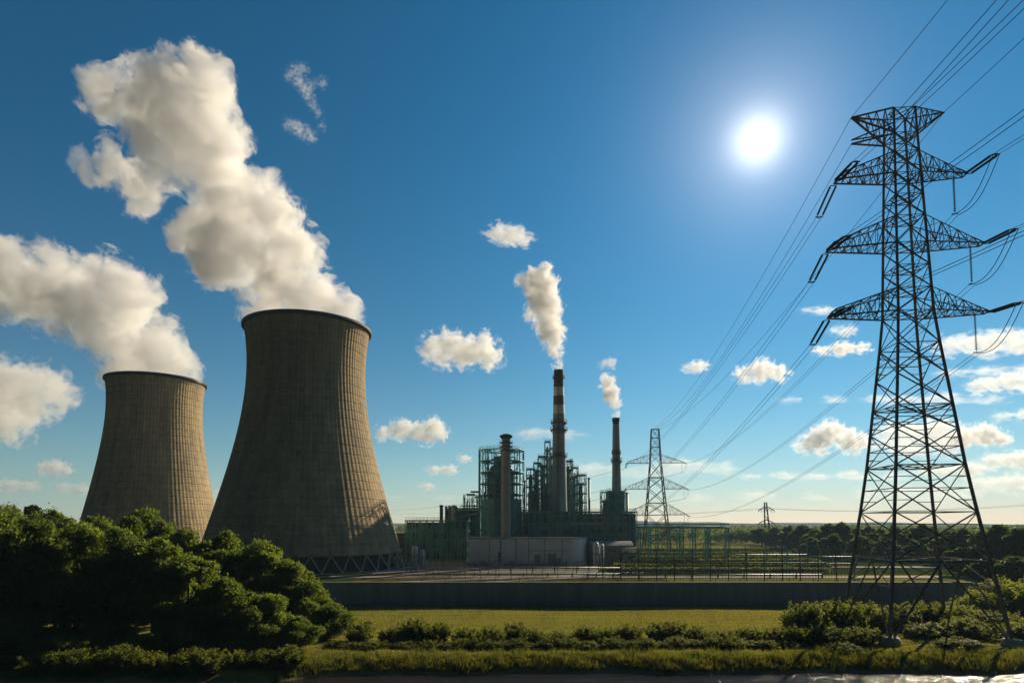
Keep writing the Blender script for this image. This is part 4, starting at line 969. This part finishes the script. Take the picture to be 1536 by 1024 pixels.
right=[(1210,902,92,8,'tall shrub at the left end of the clump left of the huge pylon'),(1250,897,94,8,'rounded shrub left of the huge pylon against the grey wall'),(1292,903,98,8,'sunlit shrub inside the left legs of the pylon'),(1335,905,100,8,'sunlit shrub in the middle under the pylon'),(1380,900,102,9,'shrub between the middle and right pylon legs'),(1425,903,104,9,'shrub before the right end of the grey wall'),(1466,885,108,9,'shrub right of the wall end, behind the right leg'),(1500,864,112,10,'tallest round shrub at the right behind the pylon'),(1536,870,106,10,'shrub cut by the right picture edge'),(1230,935,87,7,'front shrub left of the left pylon leg'),(1278,938,88,6.5,'front shrub between the left and front pylon legs'),(1385,934,92,8,'front shrub right of the front pylon footing'),(1440,925,92,8,'front shrub at the right below the back leg'),(1490,915,96,8,'front shrub left of the right pylon footing'),(1536,930,88,8,'front shrub in the lower right corner'),(1195,945,88,5,'small shrub where the bank bushes meet the pylon clump'),(1430,955,83,6,'low dark shrub above the water right of the front footing'),(1260,962,81.5,5,'low dark shrub above the water left of the front footing')]
for i,(px,pt,d,wd,lb) in enumerate(right): plant(('shrub',i%3),px,pt,d,wd,lb,G2,'shrub')
G3='bushes along the river bank'
bank=[(540,930,88,5),(588,940,88,4.4),(622,925,89,5.5),(655,930,88,4.4),(700,940,88,4.4),(735,938,87,4.4),(770,931,90,4.6),(800,942,87,4),(840,945,87,4.4),(880,936,88,4.6),(915,940,88,4.2),(945,934,89,4.4),(985,930,90,5),(1012,931,90,4.6),(1045,938,88,4.4),(1080,944,86,4.4),(1120,939,88,4.8),(1155,941,87,4.4),(1180,935,87,4.8)]
for i,(px,pt,d,wd) in enumerate(bank): plant(('bush',i%3),px,pt,d,wd,f'{ORD[i]} taller bush from the left in the row below the grass field',G3,'bush')
x=515
for i in range(26):
    plant(('bush',(i+1)%3),x+random.uniform(-7,7),random.uniform(953,963),random.uniform(83,84.6),random.uniform(3.2,4.4),f'{ORD[i]} low dark bush from the left on the river bank edge','low bushes at the bank edge','bush'); x+=26.5
for i in range(12):
    X=-52+2.4*i; d=shore(X)+random.uniform(1.8,4.2); px=768+X/d*F
    plant(('bush',i%3),px,785+(CH-random.uniform(1.7,2.6))/d*F,d,random.uniform(3.6,5),f'{ORD[i]} shaded bush from the left at the foot of the tree thicket','shaded bushes under the thicket','bush')
G4='trees behind the yard'
rt_=[(1142,799,430),(1163,798,420),(1184,797,380),(1204,796,350),(1222,796,330),(1243,794,320),(1262,792,310),(1281,796,315),(1302,799,330),(1322,797,320),(1342,796,300),(1362,799,310),(1383,796,290),(1404,800,300),(1424,800,270),(1443,796,250),(1195,806,390),(1172,804,440),(1152,804,470),(1233,803,345),(1272,803,330),(1311,806,300),(1352,806,290),(1392,808,280),(1435,806,260),(1216,812,300),(1250,808,290),(1290,812,285),(1330,812,280),(1370,815,270),(1410,815,255)]
for i,(px,pt,d) in enumerate(sorted(rt_)): plant(('far',i%3),px,pt-random.uniform(2,10),d,random.uniform(11,15)*d/300,f'{ORD[i]} tree from the left in the green row beyond the yard fence',G4,'tree')
for i,(px,pt,d,wd,lb) in enumerate([(1466,800,210,14,'dark tree behind the right pylon leg'),(1497,789,195,16,'tallest dark tree at the right beyond the wall end'),(1533,793,185,16,'dark tree at the right picture edge'),(1440,822,200,12,'lower dark tree just past the wall end'),(1478,838,165,11,'dark tree in front of the tall right ones'),(1518,835,160,12,'front dark tree near the right edge'),(1560,815,165,14,'dark tree partly outside the right edge')]): plant(('dark',i%2),px,pt,d,wd,lb,'dark trees at the right','tree')
# hedge rows beyond the yard
for i,(px0,px1,d,lb) in enumerate(((925,1200,282,'long clipped hedge at the back of the right yard'),(945,1200,318,'second hedge, farther back, below the far trees'),(930,1225,256,'third hedge row, behind the yellow pipe'),(905,1240,209,'lowest front hedge row right behind the tall dark fence'),(925,1240,231,'low hedge row in the middle of the right yard'),(960,1190,365,'faint farthest hedge row below the woods'))):
    rs=np.random.default_rng(200+i); x0,x1=X_(px0,d),X_(px1,d); lob=[((x-(x0+x1)/2,rs.uniform(-.4,.4),1.1),(1.6,1.2,rs.uniform(.9,1.4)*(.75 if d<235 else 1))) for x in np.arange(x0,x1,1.5)]
    V,Fc=leaf_cloud([(np.array(c),r) for c,r in lob],18000,.26,rs); o=bpy.data.objects.new('hedge',fast_mesh('hedge',V,Fc,M['leaf_bush'])); COL.objects.link(o); o.location=((x0+x1)/2,d,0); tag(o,lb,'hedge','clipped hedges')
# distant woodland
rs=np.random.default_rng(300); lob=[]
for i in range(2200):
    y=500+900*rs.random()**1.6; x=rs.uniform(-.9,.92)*y
    if y<700 and x<.10*y: continue
    h=rs.uniform(9,15.5); 
    for k in range(2): lob.append((np.array([x+rs.normal()*2.5,y+rs.normal()*2.5,h*rs.uniform(.35,.72)]),(h*.36,h*.36,h*.32)))
V,Fc=leaf_cloud(lob,260000,1.0,rs); o=bpy.data.objects.new('distant_woodland',fast_mesh('distant_woodland',V,Fc,M['leaf_far'])); COL.objects.link(o); tag(o,'distant band of mixed woodland along the horizon','woodland',kind='stuff')
# grass on the shore and tufts in the field
def blades(name,pts,h,wd,rs,m,label):
    n=len(pts); p=np.array(pts); a=rs.uniform(0,6.28,n); hh=h*rs.uniform(.5,1.3,n); ln=rs.normal(size=(n,2))*.35*hh[:,None]
    u=np.stack([np.cos(a),np.sin(a),0*a],1)*wd*.5; tip=p+np.stack([ln[:,0],ln[:,1],hh],1)
    V=np.stack([p-u,p+u,tip],1).reshape(-1,3); Fc=np.arange(3*n).reshape(-1,3)
    o=bpy.data.objects.new(name,fast_mesh(name,V,Fc,m)); COL.objects.link(o); tag(o,label,'grass',kind='stuff')
rs=np.random.default_rng(400); pts=[]
while len(pts)<42000:
    x=rs.uniform(-25,66); y=shore(x)+rs.uniform(.5,5.0); 
    if rs.random()<.06+.94*(.5+.5*math.sin(x*1.3+y*1.7+math.sin(x*.37)*2))*(.35+.65*(.5+.5*math.sin(x*.41+2*math.sin(y)))): pts.append((x,y,land(x,y)-.05))
blades('shore_grass',pts,.45,.1,rs,M['blade'],'rough bright grass along the water edge')
pts=[]
while len(pts)<9000:
    cx=rs.uniform(-26,66); cy2=shore(cx)+rs.uniform(.4,5.5)
    for k in range(int(rs.integers(8,40))):
        x=cx+rs.normal()*.35; y=cy2+rs.normal()*.35; pts.append((x,y,land(x,y)-.05))
blades('reed_grass',pts,.85,.1,rs,M['blade'],'taller ragged tufts standing out of the shore grass')
pts=[]
while len(pts)<110000:
    y=rs.uniform(79.5,124); x=rs.uniform(-.33,.62)*y; pts.append((x,y,land(x,y)-.03))
blades('field_grass',pts,.2,.08,rs,M['blade_dry'],'short dry grass over the field before the wall')
# protos that were never placed
for k,r in list(PROTO.items()):
    if 'fresh' in r.keys():
        for c in list(r.children): bpy.data.objects.remove(c)
        bpy.data.objects.remove(r)
for o in sc.objects:
    for k in ('h','wd'):
        if k in o.keys(): del o[k]
def fractal_blobs(blobs, rng, levels=((9,.45,.85),(6,.45,.85)), squash=1.0):
    L=list(blobs); cur=list(blobs)
    for n,f,off in levels:
        nx=[]
        for c,r in cur:
            for i in range(n):
                v=rng.normal(size=3); v/=np.linalg.norm(v); v[2]*=squash
                nx.append((c+v*(r*off),r*f*rng.uniform(.6,1.15)))
        L+=nx; cur=nx
    return L
def steam_volume(name, blobs, s, dens, nscale, namp, thr, rng, floor_z=None, band=None, levels=((12,.4,.9),(8,.4,.9)), squash=1.0, aniso=.3, sharp=3.0, step=.6, floor_round=None):
    """A body of steam or cloud: a closed skin round the blobs; the density inside comes from a smooth depth field kept in the
    mesh's own vertices, broken up by noise."""
    L=fractal_blobs(blobs,rng,levels,squash)
    org=np.array(blobs[0][0],float)
    C=np.array([c for c,r in L]); R=np.array([r for c,r in L])
    band=band or .45*np.mean([r for c,r in blobs])
    pad=band*.6
    lo=(C-R[:,None]).min(0)-pad-2*s; hi=(C+R[:,None]).max(0)+pad+2*s
    if floor_z is not None: lo[2]=floor_z-2*s
    n=np.ceil((hi-lo)/s).astype(int)
    sdf=np.full(n,1e3,np.float32)
    reach=pad+3*s
    for c,r in L:
        i0=np.clip(((c-r-reach-lo)/s).astype(int),0,n); i1=np.clip(((c+r+reach-lo)/s).astype(int)+2,0,n)
        if (i1<=i0).any(): continue
        ax=[lo[k]+s*np.arange(i0[k],i1[k]) for k in range(3)]
        g=np.sqrt((ax[0][:,None,None]-c[0])**2+(ax[1][None,:,None]-c[1])**2+(ax[2][None,None,:]-c[2])**2)-r
        v=sdf[i0[0]:i1[0],i0[1]:i1[1],i0[2]:i1[2]]; np.minimum(v,g,out=v)
    # soften the field a little
    occ=sdf<pad*.55
    if floor_z is not None: occ[:,:,:2]=False
    occ[0]=occ[-1]=False; occ[:,0]=occ[:,-1]=False; occ[:,:,0]=occ[:,:,-1]=False
    near=sdf<pad+2*s
    idx=np.argwhere(near); fill=lo+idx*s; wf=np.clip(.5-sdf[near]/(2*band),0,1)
    dirs=[((1,0,0),[(1,0,0),(1,1,0),(1,1,1),(1,0,1)]),((-1,0,0),[(0,0,0),(0,0,1),(0,1,1),(0,1,0)]),((0,1,0),[(0,1,0),(0,1,1),(1,1,1),(1,1,0)]),((0,-1,0),[(0,0,0),(1,0,0),(1,0,1),(0,0,1)]),((0,0,1),[(0,0,1),(1,0,1),(1,1,1),(0,1,1)]),((0,0,-1),[(0,0,0),(0,1,0),(1,1,0),(1,0,0)])]
    N=n+1; quads=[]
    for dd,q in dirs:
        f=np.argwhere(occ&~np.roll(occ,[-x for x in dd],(0,1,2)))
        quads.append(np.stack([(f[:,0]+a)*N[1]*N[2]+(f[:,1]+b)*N[2]+f[:,2]+e for a,b,e in q],1))
    Q=np.concatenate(quads); u,inv=np.unique(Q,return_inverse=True); Fa=inv.reshape(-1,4)
    vs=np.stack([u//(N[1]*N[2]),(u//N[2])%N[1],u%N[2]],1).astype(float)
    vs=lo+(vs-.5)*s
    for it in range(4):
        acc=np.zeros_like(vs); cnt=np.zeros(len(vs))
        for k in range(4):
            a=Fa[:,k]; b=Fa[:,(k+1)%4]
            np.add.at(acc,a,vs[b]); np.add.at(cnt,a,1); np.add.at(acc,b,vs[a]); np.add.at(cnt,b,1)
        vs=vs*.4+.6*acc/cnt[:,None]
    if floor_z is not None: vs[:,2]=np.maximum(vs[:,2],floor_z)
    ii=np.clip(((vs-lo)/s).round().astype(int),0,n-1); wv=np.clip(.5-sdf[ii[:,0],ii[:,1],ii[:,2]]/(2*band),0,1)
    allv=np.vstack([vs,fill])-org; wt=np.concatenate([wv,wf])
    me=bpy.data.meshes.new(name); me.from_pydata(allv.tolist(),[],Fa.tolist()); me.update()
    ob=bpy.data.objects.new(name,me); COL.objects.link(ob); ob.location=org
    vg=ob.vertex_groups.new(name='depth'); lev=np.round(wt*40).astype(int)
    for l in range(41):
        w_=np.nonzero(lev==l)[0]
        if len(w_): vg.add(w_.tolist(),l/40,'REPLACE')
    m=bpy.data.materials.new(name); m.use_nodes=True; T=Nodes(m.node_tree,True)
    pd=T.n('ShaderNodeTexPointDensity'); pd.point_source='OBJECT'; pd.object=ob; pd.space='OBJECT'; pd.radius=s*1.9
    pd.resolution=int(min(170,max(24,n.max()*1.1))); pd.interpolation='Linear'; pd.vertex_color_source='VERTEX_WEIGHT'; pd.vertex_attribute_name='depth'
    tc=T.n('ShaderNodeTexCoord')
    n1=T.n('ShaderNodeTexNoise',Scale=nscale,Detail=8.0,Roughness=.66,Distortion=.4); T.l(tc.outputs['Object'],n1.inputs['Vector'])
    x=T.m('ADD',pd.outputs['Color'],T.m('MULTIPLY_ADD',n1.outputs[0],namp,-.5*namp-thr))
    dn=T.m('MULTIPLY',T.m('MULTIPLY',x,sharp,clamp=True),dens)
    pv=T.n('ShaderNodeVolumePrincipled',Color=(.985,.98,.98,1),Anisotropy=aniso); T.l(dn,pv.inputs['Density'])
    out=T.n('ShaderNodeOutputMaterial'); T.l(pv.outputs[0],out.inputs['Volume'])
    m.cycles.volume_step_rate=step
    me.materials.append(m)
    return ob
# ---------------------------------------------------------------- steam and clouds
rng=np.random.default_rng(5)
def blobs(lst,d,k=1.,jit=.5):
    out=[]
    for px,py,r in lst: out.append((np.array(P(px,py,d+rng.uniform(-jit,jit)*r/F*d)),r*k/F*d))
    return out
main=[(400,472,40),(455,468,40),(508,478,34),(480,435,38),(430,420,46),(393,435,36),(385,390,52),(440,378,46),(330,385,56),(297,350,46),(350,320,56),(412,325,50),(385,295,30),(330,265,54),(300,230,60),(335,212,40),(235,240,52),(180,255,38),(210,300,30),(150,270,22),(300,175,60),(250,165,62),(198,150,50),(240,118,42),(290,112,48),(322,138,38),(208,105,22),(148,138,36)]
o=steam_volume('steam_plume',blobs(main,237,0.9),1.1,.21,.095,2.7,.50,rng,floor_z=zb-4,band=8,step=.045,sharp=6,aniso=.4); tag(o,'tall billowing white steam plume rising from the large cooling tower','steam plume','steam plumes')
o=steam_volume('steam_plume',blobs([(118,232,20),(108,245,14)],237),.8,.05,.14,3.0,.5,rng,step=.08,levels=()) ; tag(o,'small torn wisp of steam at the left of the tall plume','steam wisp','steam plumes')
l2=[(185,560,36),(230,556,38),(268,563,30),(240,515,42),(172,512,50),(190,460,50),(165,428,40),(200,432,34),(128,470,46),(108,432,40),(78,452,44),(45,425,46),(15,440,40),(5,380,32),(68,385,26),(-25,400,48)]
o=steam_volume('steam_plume',blobs(l2,312,0.96),1.3,.15,.075,2.7,.50,rng,floor_z=zs_-4,band=10,step=.045,sharp=6,aniso=.4); tag(o,'steam plume of the smaller cooling tower drifting out of the left edge','steam plume','steam plumes')
o=steam_volume('steam_plume',blobs([(839,549,9),(835,530,15),(830,505,22),(823,482,25),(815,455,30),(811,428,30),(798,425,22),(783,422,13),(818,404,14)],276,.88),.5,.4,.22,2.4,.5,rng,floor_z=zc1-2,band=3.5,step=.06,sharp=4); tag(o,'puffy steam column from the tall striped chimney','steam plume','steam plumes')
o=steam_volume('steam_plume',blobs([(926,622,6),(923,606,10),(917,590,14),(910,572,12)],292,1.0),.36,.5,.3,2.4,.5,rng,floor_z=zc2-2,band=2.2,step=.07,sharp=4); tag(o,'short steam puff from the shorter grey chimney','steam plume','steam plumes')
o=steam_volume('steam_plume',blobs([(905,545,8),(915,544,10)],292,1.0),.4,.2,.3,2.4,.5,rng,band=2,step=.08); tag(o,'detached little puff above the shorter chimney','steam puff','steam plumes')
CL=[([(20,575,40),(62,577,36),(96,592,24),(20,622,34),(12,645,28),(52,604,34),(-25,600,60)],1,'grey-white cumulus cut by the left picture edge'),
([(645,522,22),(670,516,24),(697,530,26),(722,526,26),(738,540,17),(662,536,20)],1,'bright cumulus between the large tower and the striped chimney'),
([(572,650,12),(600,644,17),(626,647,16),(650,643,18),(662,651,12),(640,653,16)],1,'small flat cumulus touching the right side of the large tower'),
([(745,348,16),(760,356,20),(776,364,13)],.6,'lone little cloud high above the striped chimney'),
([(432,112,9),(442,103,10),(455,102,8),(447,122,11),(458,132,12),(470,126,7),(484,124,8),(462,146,9),(470,160,8),(479,172,7)],.12,'thin torn wisp right of the tall plume'),([(430,186,9),(440,190,11),(450,196,11),(460,202,11),(468,208,8),(484,190,6)],.14,'lower torn wisp right of the tall plume'),
([(1245,648,20),(1225,662,20),(1203,670,14),(1272,662,19),(1294,670,14)],1,'heaped cumulus left of the huge pylon above the horizon'),
([(1142,556,20),(1112,564,14),(1168,561,15)],.8,'puffy cloud left of the pylon below the sun'),([(1046,550,13),(1036,554,9)],.5,'tiny faint cloud below the sun to the left'),
([(1262,523,15),(1237,528,10),(1285,521,11)],.6,'flat cloud behind the lowest left insulators'),([(1270,497,13),(1255,494,9)],.4,'small faint cloud above the flat one by the pylon'),([(1235,466,12),(1222,464,8)],.35,'small faint cloud behind the lowest left arm'),
([(1425,518,22),(1465,515,28),(1500,512,26),(1535,508,30)],.45,'broad soft cloud bank at the right behind the pylon arm'),([(1470,578,18),(1500,570,20),(1530,575,22)],.55,'soft cloud low on the right edge of the sky'),
([(1450,655,18),(1475,652,20),(1500,660,14),(1430,660,12)],.8,'cumulus right of the pylon at mid height'),([(1490,692,18),(1515,688,20),(1545,690,20)],.6,'pinkish cloud at the right edge above the trees'),([(1470,728,20),(1505,724,22),(1545,728,26)],.5,'low cloud bank over the right trees'),
([(1350,650,26),(1390,648,30),(1330,665,20),(1405,672,24),(1360,680,24)],.5,'soft cloud seen through the middle of the huge pylon'),([(1350,740,22),(1400,745,26),(1310,745,18)],.4,'low pinkish haze cloud through the pylon base'),
([(62,703,11),(80,701,14),(98,704,11)],.7,'small flat cloud left of the small tower'),([(15,728,14),(40,730,12),(-8,727,14)],.6,'low flat cloud at the left edge'),([(90,731,12),(115,735,13)],.5,'low faint cloud beside the small tower'),
([(650,705,10),(668,704,11)],.6,'little flat cloud right of the large tower'),([(695,688,9)],.5,'tiny cloud nearest the round scaffold tower'),([(640,730,9)],.5,'lowest tiny cloud right of the large tower'),
([(795,650,18),(820,655,16)],.3,'faint pinkish cloud behind the striped chimney'),([(1010,700,26),(1045,705,20),(985,715,20)],.35,'faint pinkish cloud behind the middle distance pylon'),([(880,705,24),(905,715,18)],.3,'faint pinkish cloud between the chimneys'),([(1130,745,18),(1080,750,16),(1180,745,14)],.3,'low faint pink cloud over the distant woods'),([(1420,560,14),(1450,556,16),(1480,552,15),(1510,556,16),(1540,550,16)],.3,'thin layered cloud streak right of the pylon under the broad bank'),([(1180,600,10),(1215,598,12),(1250,596,12),(1285,600,11)],.22,'faint long cloud streak left of the pylon at mid height'),
([(1455,705,18),(1425,708,14),(1400,706,12)],.5,'low cloud just right of the pylon shaft above the trees'),([(1210,715,12),(1245,712,15),(1280,716,13)],.35,'faint low cloud left of the pylon foot'),([(1120,715,10),(1150,712,12),(1180,716,9)],.3,'faint low cloud right of the middle distance pylon'),([(740,745,14),(700,748,12),(660,750,10)],.22,'faint pink streak low behind the plant'),([(1340,600,16),(1380,596,18),(1415,600,14)],.3,'soft cloud seen through the upper body of the huge pylon'),([(1500,625,12),(1530,620,14)],.4,'small soft cloud at the right edge above the pinkish one'),
([(318,745,10),(325,735,8)],.4,'small low cloud between the two cooling towers')]
for bl,k,lb in CL:
    py=np.mean([q[1] for q in bl]); D=min(15000,max(620*F/(HZ-py),270*F/(HZ-py-1.35*max(q[2] for q in bl)))); rm=np.mean([q[2] for q in bl])/F*D
    B=blobs(bl,D,1.05,.4); n_=max(1,len(bl))
    o=steam_volume('cloud',B,rm/5.5,k*1.7/rm*(1 if k>.2 else 1.6),1.7/rm,2.7 if k>.2 else 3.4,.5 if k>.2 else .54,rng,band=rm*.75 if k>.2 else rm*1.1,step=.09,sharp=5 if k>.4 else 1.8,aniso=.4,levels=((9,.45,.85),),squash=.75)
    if .2<k<=.36: o.scale=(1.9,1,.62)
    elif .36<k<.62: o.scale=(1.3,1,.8)
    tag(o,lb,'cloud','clouds')

# ---------------------------------------------------------------- the air
mb=MB(); mb.bx(-4520,4520,-62,5120,-3.5,235)
m=bpy.data.materials.new('thin_haze'); m.use_nodes=True; T=Nodes(m.node_tree,True)
pv=T.n('ShaderNodeVolumePrincipled',Color=(.5,.76,1,1),Density=.0001,Anisotropy=.2); o_=T.n('ShaderNodeOutputMaterial'); T.l(pv.outputs[0],o_.inputs['Volume'])
tag(mb.build('haze',m),'thin pale haze over the whole plain','haze',kind='stuff')
